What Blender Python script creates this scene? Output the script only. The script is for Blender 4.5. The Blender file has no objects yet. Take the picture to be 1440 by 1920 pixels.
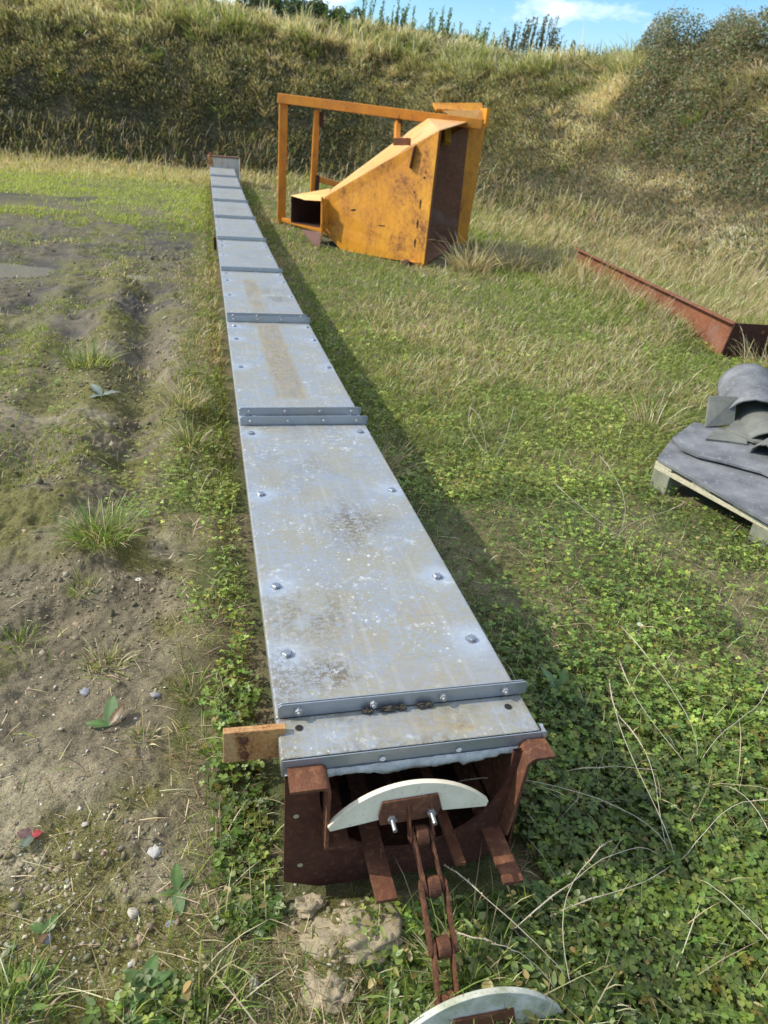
import bpy, math, numpy as np
from mathutils import Matrix, Vector
rng = np.random.default_rng(7)
sc = bpy.context.scene
COL = sc.collection
PI = math.pi

# ------------------------------------------------------------------ camera
F, TH, PS, RO = 1343.45, .48868, .25778, .08463
fw = np.array([math.sin(PS)*math.cos(TH), math.cos(PS)*math.cos(TH), -math.sin(TH)])
r0 = np.array([math.cos(PS), -math.sin(PS), 0.]); u0 = np.cross(r0, fw)
rr = r0*math.cos(RO)+u0*math.sin(RO); uu = -r0*math.sin(RO)+u0*math.cos(RO)
cd = bpy.data.cameras.new('camera'); cam = bpy.data.objects.new('camera', cd); COL.objects.link(cam)
cam.matrix_world = Matrix(((rr[0], uu[0], -fw[0], 0), (rr[1], uu[1], -fw[1], 0), (rr[2], uu[2], -fw[2], 1.305), (0, 0, 0, 1)))
cd.sensor_fit = 'HORIZONTAL'; cd.sensor_width = 36; cd.lens = 36*F/1440
cd.clip_start = .02; cd.clip_end = 2000
cd.dof.use_dof = True; cd.dof.focus_distance = 1.75; cd.dof.aperture_fstop = 8.5
sc.camera = cam
sc.view_settings.view_transform = 'Standard'; sc.view_settings.look = 'None'; sc.view_settings.exposure = 0

# ------------------------------------------------------------------ light
sv = np.array([-1.34, .42, 1.1]); sv /= np.linalg.norm(sv)
elev = math.asin(sv[2]); azim = math.atan2(sv[0], sv[1])
w = bpy.data.worlds.new('World'); sc.world = w; w.use_nodes = True
nt = w.node_tree; nt.nodes.clear()
out = nt.nodes.new('ShaderNodeOutputWorld'); bg = nt.nodes.new('ShaderNodeBackground'); bg.inputs[1].default_value = .15
sky = nt.nodes.new('ShaderNodeTexSky'); sky.sky_type = 'NISHITA'; sky.sun_disc = False
sky.sun_elevation = elev; sky.sun_rotation = azim; sky.air_density = 1.0; sky.dust_density = .6; sky.ozone_density = 2.2
tc = nt.nodes.new('ShaderNodeTexCoord'); mp = nt.nodes.new('ShaderNodeMapping'); mp.inputs['Scale'].default_value = (3.0, 3.0, 9.0)
mp.inputs['Location'].default_value = (.35, .1, .4)
nz = nt.nodes.new('ShaderNodeTexNoise'); nz.inputs['Scale'].default_value = 1.4; nz.inputs['Detail'].default_value = 8; nz.inputs['Roughness'].default_value = .62
rp = nt.nodes.new('ShaderNodeValToRGB'); rp.color_ramp.elements[0].position = .53; rp.color_ramp.elements[1].position = .72
mx = nt.nodes.new('ShaderNodeMix'); mx.data_type = 'RGBA'; mx.inputs[7].default_value = (11.5, 11.5, 11.4, 1)
L = nt.links.new
L(tc.outputs['Generated'], mp.inputs[0]); L(mp.outputs[0], nz.inputs[0]); sx_ = nt.nodes.new('ShaderNodeSeparateXYZ'); L(tc.outputs['Generated'], sx_.inputs[0])
up_ = nt.nodes.new('ShaderNodeMapRange'); up_.inputs['From Min'].default_value = .28; up_.inputs['From Max'].default_value = .75; up_.inputs['To Max'].default_value = .13; L(sx_.outputs[2], up_.inputs['Value'])  # extra cloud high overhead, out of view, added as neutral white fill light
ad_ = nt.nodes.new('ShaderNodeMath'); ad_.operation = 'ADD'; L(nz.outputs[0], ad_.inputs[0]); L(up_.outputs[0], ad_.inputs[1]); L(ad_.outputs[0], rp.inputs[0])
sat = nt.nodes.new('ShaderNodeHueSaturation'); sat.inputs['Saturation'].default_value = 1.38; sat.inputs['Value'].default_value = 1.4; L(sky.outputs[0], sat.inputs['Color'])
L(rp.outputs[0], mx.inputs[0]); L(sat.outputs[0], mx.inputs[6]); L(mx.outputs[2], bg.inputs[0]); L(bg.outputs[0], out.inputs[0])
sd = bpy.data.lights.new('sun', 'SUN'); sd.energy = 5.0; sd.angle = math.radians(.5); sd.color = (1, .93, .80)
so = bpy.data.objects.new('sun', sd); COL.objects.link(so); so.location = (-8, 3, 12)
so.rotation_euler = Vector((-sv[0], -sv[1], -sv[2])).to_track_quat('-Z', 'Y').to_euler()

# ------------------------------------------------------------------ numpy noise
def vnoise(x, y, seed=0):
    x = np.asarray(x, float); y = np.asarray(y, float)
    xi = np.floor(x).astype(np.int64); yi = np.floor(y).astype(np.int64)
    fx = x-xi; fy = y-yi; fx = fx*fx*(3-2*fx); fy = fy*fy*(3-2*fy)
    def h(a, b):
        n = (a*374761393+b*668265263+seed*1442695041) & 0xffffffff
        n = ((n ^ (n >> 13))*1274126177) & 0xffffffff
        return ((n ^ (n >> 16)) & 0xffff)/65535.
    return (h(xi, yi)*(1-fx)+h(xi+1, yi)*fx)*(1-fy)+(h(xi, yi+1)*(1-fx)+h(xi+1, yi+1)*fx)*fy
def fbm(x, y, oct=4, seed=0, rough=.5):
    s = 0; a = 1; t = 0
    for i in range(oct):
        s = s+a*vnoise(x*2**i+17.3*i, y*2**i-9.1*i, seed+i); t += a; a *= rough
    return s/t
def ss(a, b, x):
    t = np.clip((x-a)/(b-a), 0, 1); return t*t*(3-2*t)
def ell(x, y, cx, cy, rx, ry):
    return np.exp(-(((x-cx)/rx)**2+((y-cy)/ry)**2)*1.2)

# ------------------------------------------------------------------ terrain functions
def conv(y):
    y = np.clip(y, -2, 17); return -.04*y+.0024*y*y
BASE = np.array([(-90, 50), (-25, 28), (-12, 22.8), (-5, 20.8), (0, 20.4), (3.5, 19.6), (5.3, 17.3), (6.2, 14.4), (6.5, 11.6), (6.7, 9.3), (7.2, 7.2), (8.3, 4.7), (10, 1.7), (13, -3), (22, -14), (60, -60)], float)
def sdist(x, y):
    best = np.full(np.shape(x), 1e9); sg = np.zeros(np.shape(x))
    for a, b in zip(BASE, BASE[1:]):
        d = b-a; t = np.clip(((x-a[0])*d[0]+(y-a[1])*d[1])/(d@d), 0, 1)
        qx = x-a[0]-t*d[0]; qy = y-a[1]-t*d[1]; dd = np.hypot(qx, qy)
        c = d[0]*qy-d[1]*qx
        m = dd < best-1e-9; best = np.where(m, dd, best); sg = np.where(m, np.sign(c), sg)
    return best*sg
def bank(x, y, s=None):
    if s is None: s = sdist(x, y)
    s = s+.5*(fbm(x*.45, y*.45, 3, 5)-.5)
    t = np.clip(s/4.6, 0, 1)
    p = np.where(t < .3, t/.3*.52, .52+.48*(1-(1-(t-.3)/.7)**1.7))
    side = ss(4, 9, x)*ss(19, 12, y)           # right-hand flank is gentler at its foot
    p = p*(1-side)+side*ss(-.02, 1.05, t)*1.0
    hc = 3.78+.35*(fbm(x*.25+4, y*.25, 3, 9)-.5) - .75*ss(2.5, 9, x)*ss(26, 21, y) + .30*ss(8, 11, x)*ss(16, 13, y)+.35*ss(-2, -8, x)
    return hc*p+np.clip(s-4.6, 0, 40)*.004, t
CLUMP = [(-.42, 2.35, .16, .12, .05), (-.17, 3.70, .10, .14, .06), (-.36, 2.05, .09, .06, .03), (.20, .75, .10, .10, .035), (-.62, 2.75, .18, .18, .05), (-.52, 2.3, .08, .1, .03),
         (-.30, 1.62, .10, .07, .02), (-.08, 1.60, .10, .16, .022), (-.13, .72, .12, .05, .03), (-.35, .74, .12, .08, .03)]
def mudmask(x, y):
    e = -.10+.07*(fbm(x*2, y*1.3, 3, 21)-.5)*2
    e = e-.12*ss(1.8, 3.2, y)+.04*ss(6, 9, y)
    m = ss(e+.07, e-.07, x)*np.clip(ss(15.2, 12.6, y+5.0*(fbm(x*.7, y*.7, 4, 33)-.5))+.55*ss(.56, .64, fbm(x*.5, y*.9, 3, 34))*ss(17.5, 15, y), 0, 1)
    m = np.maximum(m, ell(x, y, .20, .74, .11, .15))
    m = np.maximum(m, .75*ell(x, y, .93, 2.05, .2, .35))
    m = np.maximum(m, .8*ell(x, y, 1.38, 1.42, .22, .12))
    m = np.maximum(m, .5*ell(x, y, 1.1, 1.75, .12, .12))
    return m
def ground_h(x, y, fine=True):
    g = conv(y)
    m = mudmask(x, y)
    r = .05*(fbm(x*.9, y*.9, 3, 3)-.5)*ss(1.0, 3, y)
    near = ss(16, 9, y)
    # wheel ruts beside the conveyor
    rx = -.36-.035*(y-3)-.01*(y-3)**2*.3
    rut = np.exp(-((x-rx)/.12)**2)*ss(2.4, 3.3, y)*ss(9, 7, y)
    rid = np.exp(-((x-rx+.26)/.10)**2)*ss(2.5, 3.3, y)*ss(9, 7, y)+np.exp(-((x-rx-.22)/.08)**2)*ss(2.8, 3.4, y)*ss(5, 4, y)
    r = r-.085*rut+.040*rid*(.4+fbm(x*7, y*5, 3, 8))
    rx2 = -1.25-.06*(y-3); r = r-.035*np.exp(-((x-rx2)/.16)**2)*ss(2, 3, y)*ss(10, 8, y)+.022*np.exp(-((x-rx2-.26)/.1)**2)*ss(2.5, 3, y)*ss(9, 7, y)-.025*np.exp(-((x-rx2-.42)/.09)**2)*ss(2.2, 3, y)*ss(9, 7, y)
    # deep dark hollow in the left
    r = r-.05*ell(x, y, -.72, 2.62, .22, .12)-.035*ell(x, y, -.50, 1.9, .1, .1)-.03*ell(x, y, -.25, .80, .07, .05)
    for cx, cy, a, b, h in CLUMP:
        r = r+h*ell(x, y, cx, cy, a, b)*(.5+fbm(x*12, y*12, 3, 4))
    rough = m*near
    r = r+rough*(.085*(fbm(x*2.6, y*2.6, 4, 11, .58)-.5)*ss(.6, 3.0, y+.8)+.05*(fbm(x*9, y*9, 4, 12, .6)-.5)*(.5+ss(1.0, 2.5, y))*ss(.35, .6, fbm(x*2, y*2, 2, 15))+.012*(fbm(x*14, y*14, 3, 16)-.5))
    if fine: r = r+rough*(.016*(fbm(x*45, y*45, 3, 13, .6)-.5)*ss(6, 3, y)+.035*np.maximum(0, fbm(x*22, y*22, 3, 19)-.55)*ss(1.4, 2.6, y))
    r = r+(1-m)*.02*(fbm(x*6, y*6, 3, 14)-.5)*near
    # puddles are flat and low
    pud = np.clip(1.7*np.maximum(ell(x, y, -2.05, 8.0, .60, .42), ell(x, y, -.78, 7.85, .20, .18)), 0, 1)
    ring = np.clip(3*np.maximum(ell(x, y, -2.05, 8.0, .95, .8), ell(x, y, -.78, 7.85, .4, .4)), 0, 1)
    r = r*(1-ring)+np.maximum(r, -.012)*ring
    r = r*(1-pud)-.05*pud
    lx = 4.05+(y-4.97)*.13
    r = r+.13*np.exp(-((x-lx+.15)/.15)**2)*ss(4.95, 5.7, y)*ss(9.6, 8.8, y)*(.75+.5*fbm(x*3, y*2, 3, 18))
    # keep clear under the trough
    k = ss(-.03, .06, x)*ss(.68, .60, x)*ss(.84, .9, y)*ss(17.6, 17.3, y)
    r = r*(1-k)-.03*k
    b, t = bank(x, y)
    return g+r*(t < .02)+b

# ------------------------------------------------------------------ mesh helpers
def link(name, me, parent=None, loc=None):
    o = bpy.data.objects.new(name, me); COL.objects.link(o)
    if parent is not None: o.parent = parent
    if loc is not None: o.location = loc
    return o
def np_mesh(name, V, Fc, mat, col=None, smooth=False, extra=None):
    """V (n,3); Fc list of (m,k) int arrays; col (n,3)"""
    me = bpy.data.meshes.new(name)
    V = np.asarray(V, np.float32); me.vertices.add(len(V)); me.vertices.foreach_set('co', V.ravel())
    loops = np.concatenate([f.ravel() for f in Fc]).astype(np.int32)
    tot = np.concatenate([np.full(len(f), f.shape[1], np.int32) for f in Fc])
    st = np.concatenate([[0], np.cumsum(tot)[:-1]]).astype(np.int32)
    me.loops.add(len(loops)); me.loops.foreach_set('vertex_index', loops)
    me.polygons.add(len(tot)); me.polygons.foreach_set('loop_start', st); me.polygons.foreach_set('loop_total', tot)
    if smooth: me.polygons.foreach_set('use_smooth', np.ones(len(tot), bool))
    me.update(calc_edges=True)
    for nm, c in ([('Col', col)] if col is not None else [])+(extra or []):
        a = me.attributes.new(nm, 'FLOAT_COLOR', 'POINT')
        c4 = np.ones((len(V), 4), np.float32); c4[:, :3] = c; a.data.foreach_set('color', c4.ravel())
    if mat: me.materials.append(mat)
    return me
class MB:
    def __init__(s): s.v = []; s.f = []
    def add(s, vs, fs):
        n = len(s.v); s.v += [tuple(map(float, q)) for q in vs]; s.f += [tuple(n+i for i in q) for q in fs]; return s
    def box(s, x0, x1, y0, y1, z0, z1, M=None):
        p = [(x, y, z) for x in (x0, x1) for y in (y0, y1) for z in (z0, z1)]
        if M is not None: p = [tuple(M @ Vector(q)) for q in p]
        return s.add(p, [(0, 1, 3, 2), (4, 6, 7, 5), (0, 4, 5, 1), (2, 3, 7, 6), (0, 2, 6, 4), (1, 5, 7, 3)])
    def bar(s, a, b, w, h, up=(0, 0, 1)):
        a = Vector(a); b = Vector(b); d = (b-a); Ln = d.length; d.normalize()
        u = Vector(up); x = d.cross(u)
        if x.length < 1e-4: x = d.cross(Vector((1, 0, 0)))
        x.normalize(); z = x.cross(d)
        p = [a+x*sx*w/2+z*sz*h/2+d*t for t in (0, Ln) for sx, sz in ((-1, -1), (1, -1), (1, 1), (-1, 1))]
        return s.add(p, [(3, 2, 1, 0), (4, 5, 6, 7), (0, 1, 5, 4), (1, 2, 6, 5), (2, 3, 7, 6), (3, 0, 4, 7)])
    def tube(s, pts, rad, n=8, cap=True):
        pts = [Vector(p) for p in pts]; rad = rad if hasattr(rad, '__len__') else [rad]*len(pts)
        vs = []; pr = None
        for i, p in enumerate(pts):
            d = (pts[min(i+1, len(pts)-1)]-pts[max(i-1, 0)]).normalized()
            if pr is None:
                pr = d.cross(Vector((0, 0, 1)))
                if pr.length < 1e-3: pr = d.cross(Vector((1, 0, 0)))
            pr = (pr-d*pr.dot(d)).normalized(); q = d.cross(pr)
            vs += [p+(pr*math.cos(2*PI*k/n)+q*math.sin(2*PI*k/n))*rad[i] for k in range(n)]
        fs = [(i*n+k, i*n+(k+1) % n, (i+1)*n+(k+1) % n, (i+1)*n+k) for i in range(len(pts)-1) for k in range(n)]
        if cap: fs += [tuple(range(n))[::-1], tuple((len(pts)-1)*n+k for k in range(n))]
        return s.add(vs, fs)
    def poly(s, pts, n, t):
        """flat polygon with thickness t along normal n"""
        pts = [Vector(p) for p in pts]; n = Vector(n).normalized()*t; k = len(pts)
        return s.add(pts+[p+n for p in pts], [tuple(range(k))[::-1], tuple(range(k, 2*k))]+[(i, (i+1) % k, k+(i+1) % k, k+i) for i in range(k)])
    def strip(s, prof, y0, y1, t, axis='y'):
        """open XZ profile with thickness t extruded along y"""
        P = np.array(prof, float); d = np.gradient(P, axis=0); nrm = np.stack([-d[:, 1], d[:, 0]], 1); nrm /= np.linalg.norm(nrm, axis=1)[:, None]
        Q = P+nrm*t; k = len(P)
        ring = np.vstack([P, Q[::-1]]); m = 2*k
        vs = [(a, y0, c) for a, c in ring]+[(a, y1, c) for a, c in ring]
        fs = [(i, (i+1) % m, m+(i+1) % m, m+i) for i in range(m)]
        fs += [(i+1, i, m-1-i, m-2-i) for i in range(k-1)]+[(m+i, m+i+1, m+m-2-i, m+m-1-i) for i in range(k-1)]
        return s.add(vs, fs)
    def mesh(s, name, mat, smooth=False, off=(0, 0, 0)):
        me = bpy.data.meshes.new(name)
        me.from_pydata([(a-off[0], b-off[1], c-off[2]) for a, b, c in s.v], [], s.f)
        me.materials.append(mat)
        if smooth: me.polygons.foreach_set('use_smooth', [True]*len(me.polygons))
        me.update(); return me
def fixn(o):
    import bmesh
    b = bmesh.new(); b.from_mesh(o.data); bmesh.ops.recalc_face_normals(b, faces=b.faces); b.to_mesh(o.data); b.free(); return o
def bev(o, wd=.002, seg=2):
    m = o.modifiers.new('bevel', 'BEVEL'); m.width = wd; m.segments = seg; m.limit_method = 'ANGLE'; m.angle_limit = .6; return o
def tag(o, label=None, cat=None, group=None, kind=None):
    if label: o['label'] = label
    if cat: o['category'] = cat
    if group: o['group'] = group
    if kind: o['kind'] = kind
    return o
def empty(name, loc, label=None, cat=None, group=None, rz=0):
    o = bpy.data.objects.new(name, None); COL.objects.link(o); o.location = loc; o.rotation_euler = (0, 0, rz); o.empty_display_size = .1
    return tag(o, label, cat, group)
def part(name, mb, mat, root, bevel=None, smooth=False, world=True, label=None):
    off = Vector((0, 0, 0)); q = root
    while world and q is not None: off = off+q.location; q = q.parent
    o = link(name, mb.mesh(name, mat, smooth, off), root); fixn(o)
    if bevel: bev(o, bevel)
    if label: o['label'] = label
    return o

# ------------------------------------------------------------------ materials
def new_mat(name):
    m = bpy.data.materials.new(name); m.use_nodes = True; nt = m.node_tree
    b = nt.nodes['Principled BSDF']; return m, nt, b
class NG:
    def __init__(s, nt): s.nt = nt; s.tc = nt.nodes.new('ShaderNodeTexCoord')
    def n(s, t, **k):
        q = s.nt.nodes.new(t)
        for a, b in k.items(): setattr(q, a, b)
        return q
    def l(s, a, b): s.nt.links.new(a, b)
    def noise(s, scale, detail=4, rough=.55, sc=(1, 1, 1), coord='Object', dist=0):
        mp = s.n('ShaderNodeMapping'); mp.inputs['Scale'].default_value = sc; s.l(s.tc.outputs[coord], mp.inputs[0])
        q = s.n('ShaderNodeTexNoise'); q.inputs['Scale'].default_value = scale; q.inputs['Detail'].default_value = detail; q.inputs['Roughness'].default_value = rough
        q.inputs['Distortion'].default_value = dist; s.l(mp.outputs[0], q.inputs[0]); return q.outputs[0]
    def vor(s, scale, feature='F1', rnd=1, sc=(1, 1, 1), out=0, coord='Object'):
        mp = s.n('ShaderNodeMapping'); mp.inputs['Scale'].default_value = sc; s.l(s.tc.outputs[coord], mp.inputs[0])
        q = s.n('ShaderNodeTexVoronoi'); q.feature = feature; q.inputs['Scale'].default_value = scale; q.inputs['Randomness'].default_value = rnd
        s.l(mp.outputs[0], q.inputs['Vector']); return q.outputs[out]
    def ramp(s, x, *st):
        q = s.n('ShaderNodeValToRGB'); e = q.color_ramp.elements
        while len(e) < len(st): e.new(.5)
        for i, (p, c) in enumerate(st):
            e[i].position = p; e[i].color = (*((c,)*3 if not hasattr(c, '__len__') else c), 1)
        s.l(x, q.inputs[0]); return q.outputs[0]
    def mix(s, f, a, b, mode='MIX'):
        q = s.n('ShaderNodeMix', data_type='RGBA', blend_type=mode)
        for v, i in ((f, 0), (a, 6), (b, 7)):
            if hasattr(v, 'links'): s.l(v, q.inputs[i])
            elif i == 0: q.inputs[0].default_value = v
            else: q.inputs[i].default_value = (*v, 1)
        return q.outputs[2]
    def math(s, op, a, b=None):
        q = s.n('ShaderNodeMath', operation=op)
        for i, v in enumerate((a, b)):
            if v is None: continue
            if hasattr(v, 'links'): s.l(v, q.inputs[i])
            else: q.inputs[i].default_value = v
        return q.outputs[0]
    def attr(s, nm):
        q = s.n('ShaderNodeAttribute', attribute_name=nm); return q
    def bump(s, x, strength, dist, bs, prev=None):
        q = s.n('ShaderNodeBump'); q.inputs['Strength'].default_value = strength; q.inputs['Distance'].default_value = dist
        s.l(x, q.inputs['Height'])
        if prev is not None: s.l(prev, q.inputs['Normal'])
        if bs is not None: s.l(q.outputs[0], bs.inputs['Normal'])
        return q.outputs[0]

def mat_rust(name='rust', a=(.080, .035, .021), b=(.155, .063, .033), c=(.25, .115, .055), sc=1., pale=0):
    m, nt, bs = new_mat(name); g = NG(nt)
    n1 = g.noise(9*sc, 6, .65); n2 = g.noise(70*sc, 4, .6); n3 = g.noise(260*sc, 3, .6)
    col = g.mix(g.ramp(n1, (.35, 0), (.66, 1)), a, b)
    col = g.mix(g.ramp(n2, (.5, 0), (.72, .75)), col, c)
    col = g.mix(g.ramp(n3, (.56, 0), (.7, .8)), col, (.05, .022, .016))
    if pale: col = g.mix(g.ramp(g.noise(4, 4), (.55, 0), (.7, pale)), col, (.22, .19, .17))
    g.l(col, bs.inputs['Base Color']); bs.inputs['Roughness'].default_value = .85
    bs.inputs['Specular IOR Level'].default_value = .25
    n = g.bump(n3, .5, .002, None); g.bump(n2, .5, .004, bs, n); return m
def mat_paint(name, base, light, rust_amt=.55, rsc=1., sp=.35):
    m, nt, bs = new_mat(name); g = NG(nt)
    n1 = g.noise(3.2*rsc, 7, .66, (1, 1, .6), dist=.4); n2 = g.noise(26*rsc, 5, .7); n3 = g.noise(1.3*rsc, 3, .5); n4 = g.noise(110*rsc, 3, .6)
    streak = g.noise(7*rsc, 4, .6, (3, 3, .35))
    col = g.mix(g.ramp(n3, (.35, 0), (.65, 1)), base, light)
    col = g.mix(g.ramp(streak, (.5, 0), (.75, .45)), col, tuple(v*.55 for v in base))
    k = g.math('ADD', g.math('MULTIPLY', n1, .62), g.math('MULTIPLY', n2, .38))
    th = .66-.17*rust_amt
    stain = g.ramp(k, (th-.09, 0), (th+.05, .7))
    col = g.mix(stain, col, (.36, .13, .03))
    rm = g.ramp(g.math('ADD', g.math('MULTIPLY', k, .8), g.math('MULTIPLY', n4, .2)), (th+.02, 0), (th+.09, .9))
    col = g.mix(rm, col, (.085, .034, .02))
    g.l(col, bs.inputs['Base Color']); g.l(g.ramp(rm, (0, .5), (1, .9)), bs.inputs['Roughness'])
    bs.inputs['Specular IOR Level'].default_value = sp
    g.bump(k, .4, .004, bs); return m
def mat_simple(name, a, b, scale=20, rough=.7, bumpd=.002, metal=0, spec=.4, sc=(1, 1, 1), c=None):
    m, nt, bs = new_mat(name); g = NG(nt)
    n1 = g.noise(scale, 6, .62, sc); n2 = g.noise(scale*7, 3, .6, sc)
    col = g.mix(g.ramp(n1, (.32, 0), (.68, 1)), a, b)
    if c: col = g.mix(g.ramp(n2, (.6, 0), (.72, .8)), col, c)
    g.l(col, bs.inputs['Base Color']); bs.inputs['Roughness'].default_value = rough; bs.inputs['Metallic'].default_value = metal
    bs.inputs['Specular IOR Level'].default_value = spec
    g.bump(n2, .5, bumpd, bs); return m
def mat_galv(name='galvanised', stained=True):
    m, nt, bs = new_mat(name); g = NG(nt)
    lo = g.noise(7.0, 7, .72); mid = g.noise(24, 6, .72); hi = g.noise(300, 3, .6); sp = g.vor(420, out=1)
    blue = (.34, .37, .395); tan = (.27, .26, .20)
    bri = (.74, .77, .79)
    col = g.mix(g.ramp(mid, (.3, 0), (.7, 1)), blue, (.37, .40, .435)); col = g.mix(g.ramp(g.vor(150, out=1), (0, 0), (1, .18)), col, (.52, .56, .60))
    rg = .42
    if stained:
        at = g.attr('Stain'); sepp = g.n('ShaderNodeSeparateColor'); g.l(at.outputs['Color'], sepp.inputs[0])
        R, G_, B = sepp.outputs
        t = g.math('MULTIPLY', g.ramp(g.math('ADD', g.math('MULTIPLY', lo, .42), g.math('MULTIPLY', g.noise(90, 5, .75), .58)), (.46, .15), (.54, .95)), g.math('SUBTRACT', 1, B))
        col = g.mix(t, col, tan)
        # dried droplet rings and white oxide spots
        wob = g.noise(60, 2, .5)
        for vs, lim, amt in ((30, .20, .8), (55, .24, .85), (110, .3, .7)):
            v = g.math('ADD', g.vor(vs, sc=(1, .8, 1)), g.math('MULTIPLY', wob, .16))
            gate = g.ramp(g.vor(vs, sc=(1, .8, 1), out=1), (.60, 0), (.66, 1))
            ring = g.ramp(v, (lim-.09, .5), (lim-.03, .8), (lim, 1), (lim+.05, 0))
            k = g.math('MULTIPLY', g.math('MULTIPLY', ring, gate), g.math('MULTIPLY', g.ramp(g.noise(4.5, 4, .6), (.44, .05), (.60, 1)), amt))
            col = g.mix(k, col, bri)
        ox = g.math('MULTIPLY', g.ramp(g.noise(46, 6, .7), (.55, 0), (.66, .6)), g.ramp(g.noise(6, 3), (.48, 0), (.62, 1)))
        col = g.mix(ox, col, bri)
        col = g.mix(g.math('MULTIPLY', B, .85), col, (.50, .55, .60))
        dark = g.math('MULTIPLY', R, g.ramp(g.math('ADD', g.math('MULTIPLY', g.noise(70, 5, .7), .6), g.math('MULTIPLY', g.noise(330, 3, .6), .4)), (.47, 0), (.52, 1)))
        col = g.mix(dark, col, (.135, .115, .08))
        col = g.mix(g.math('MULTIPLY', G_, g.ramp(g.noise(38, 5, .65), (.4, .3), (.6, 1))), col, (.34, .27, .15))
        scr = g.ramp(g.noise(60, 4, .6, (1, .04, 1)), (.56, 0), (.64, .2)); col = g.mix(scr, col, (.46, .48, .50)); scr2 = g.ramp(g.noise(34, 5, .65, (.12, 1, 1)), (.58, 0), (.70, .35)); col = g.mix(scr2, col, (.24, .23, .18))
        speck = g.ramp(g.noise(520, 2, .5), (.66, 0), (.72, .35)); col = g.mix(speck, col, (.2, .19, .16))
        rgh = g.math('ADD', g.math('MULTIPLY', t, .16), .36); g.l(rgh, bs.inputs['Roughness'])
        g.l(g.math('SUBTRACT', .48, g.math('MULTIPLY', g.math('MAXIMUM', dark, t), .42)), bs.inputs['Metallic'])
    else:
        dirt = g.ramp(g.noise(24, 6, .7), (.55, 0), (.7, .55)); col = g.mix(dirt, col, (.30, .285, .24))
        bs.inputs['Metallic'].default_value = .65; bs.inputs['Roughness'].default_value = rg
    g.l(col, bs.inputs['Base Color'])
    n = g.bump(hi, .12, .0006, None); g.bump(mid, .25, .003, bs, n); return m

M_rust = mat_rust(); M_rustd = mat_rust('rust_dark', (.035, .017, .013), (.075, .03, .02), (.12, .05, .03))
M_rustf = mat_rust('rust_far', (.16, .06, .034), (.25, .095, .045), (.30, .14, .07), .6, pale=.3)
M_rustin = mat_rust('rust_inner', (.15, .072, .042), (.20, .10, .06), (.25, .14, .09), .4, pale=.5)
M_orange = mat_paint('orange_paint', (.64, .265, .018), (.74, .35, .03), .78, .9)
M_orangeb = mat_paint('orange_paint_beam', (.50, .19, .012), (.60, .24, .02), .62, 2.2)
M_cream = mat_paint('cream_paint', (.50, .27, .085), (.55, .42, .25), 1.0, 6.5)
M_galv = mat_galv(); M_flange = mat_galv('galvanised_flange', False)
M_zinc = mat_simple('zinc_bolt', (.30, .32, .35), (.45, .47, .49), 90, .38, .0005, .8, c=(.16, .15, .14))
M_zincd = mat_simple('weathered_nut', (.34, .35, .36), (.5, .5, .5), 90, .45, .0006, .7, c=(.2, .14, .1))
M_white = mat_simple('white_plastic', (.66, .60, .44), (.80, .74, .58), 18, .5, .0008, 0, .45, c=(.46, .44, .36))
M_whited = mat_simple('mossy_white_plastic', (.30, .32, .22), (.62, .62, .55), 26, .6, .001, c=(.14, .16, .08))
M_seal = mat_simple('sealant', (.30, .32, .31), (.50, .52, .50), 60, .6, .002, c=(.22, .22, .19))
M_black = mat_simple('hole', (.01, .01, .01), (.02, .015, .012), 40, .9)
M_sheet = mat_simple('fibre_cement', (.085, .09, .098), (.215, .22, .225), 7, .72, .002, 0, .4, c=(.34, .35, .35))
M_sheetm = mat_simple('fibre_cement_mossy', (.11, .115, .105), (.19, .195, .165), 9, .8, .002, 0, .4, c=(.20, .20, .11))
M_wood = mat_simple('pallet_wood', (.40, .37, .25), (.60, .56, .40), 14, .8, .002, c=(.22, .2, .13), sc=(1, 5, 5))
M_woodg = mat_simple('weathered_wood', (.16, .17, .12), (.27, .28, .20), 14, .85, .003, c=(.1, .12, .07))
M_stone = mat_simple('stone', (.30, .28, .25), (.46, .44, .41), 40, .85, .002, c=(.2, .18, .15))
M_soil = mat_simple('soil_clod', (.25, .205, .13), (.40, .335, .22), 50, .95, .006, c=(.14, .115, .07))

def mat_veg(name, transl=.35, rough=.6, spec=.3, var=.25):
    m, nt, bs = new_mat(name); g = NG(nt)
    at = g.attr('Col'); oi = g.noise(9, 3)
    col = g.mix(g.ramp(oi, (.3, var), (.7, 0)), at.outputs['Color'], (.02, .02, .01), 'MIX')
    g.l(col, bs.inputs['Base Color']); bs.inputs['Roughness'].default_value = rough; bs.inputs['Specular IOR Level'].default_value = spec
    tr = g.n('ShaderNodeBsdfTranslucent'); mxs = g.n('ShaderNodeMixShader'); mxs.inputs[0].default_value = transl
    c2 = g.mix(1, col, (1.25, 1.2, .6), 'MULTIPLY'); g.l(c2, tr.inputs[0])
    g.l(bs.outputs[0], mxs.inputs[1]); g.l(tr.outputs[0], mxs.inputs[2])
    g.l(mxs.outputs[0], nt.nodes['Material Output'].inputs[0]); return m
M_veg = mat_veg('foliage'); M_dry = mat_veg('dry_foliage', .3, .7, .2, .15); M_clover = mat_veg('clover_leaf', .40, .42, .5, .15)

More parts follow.
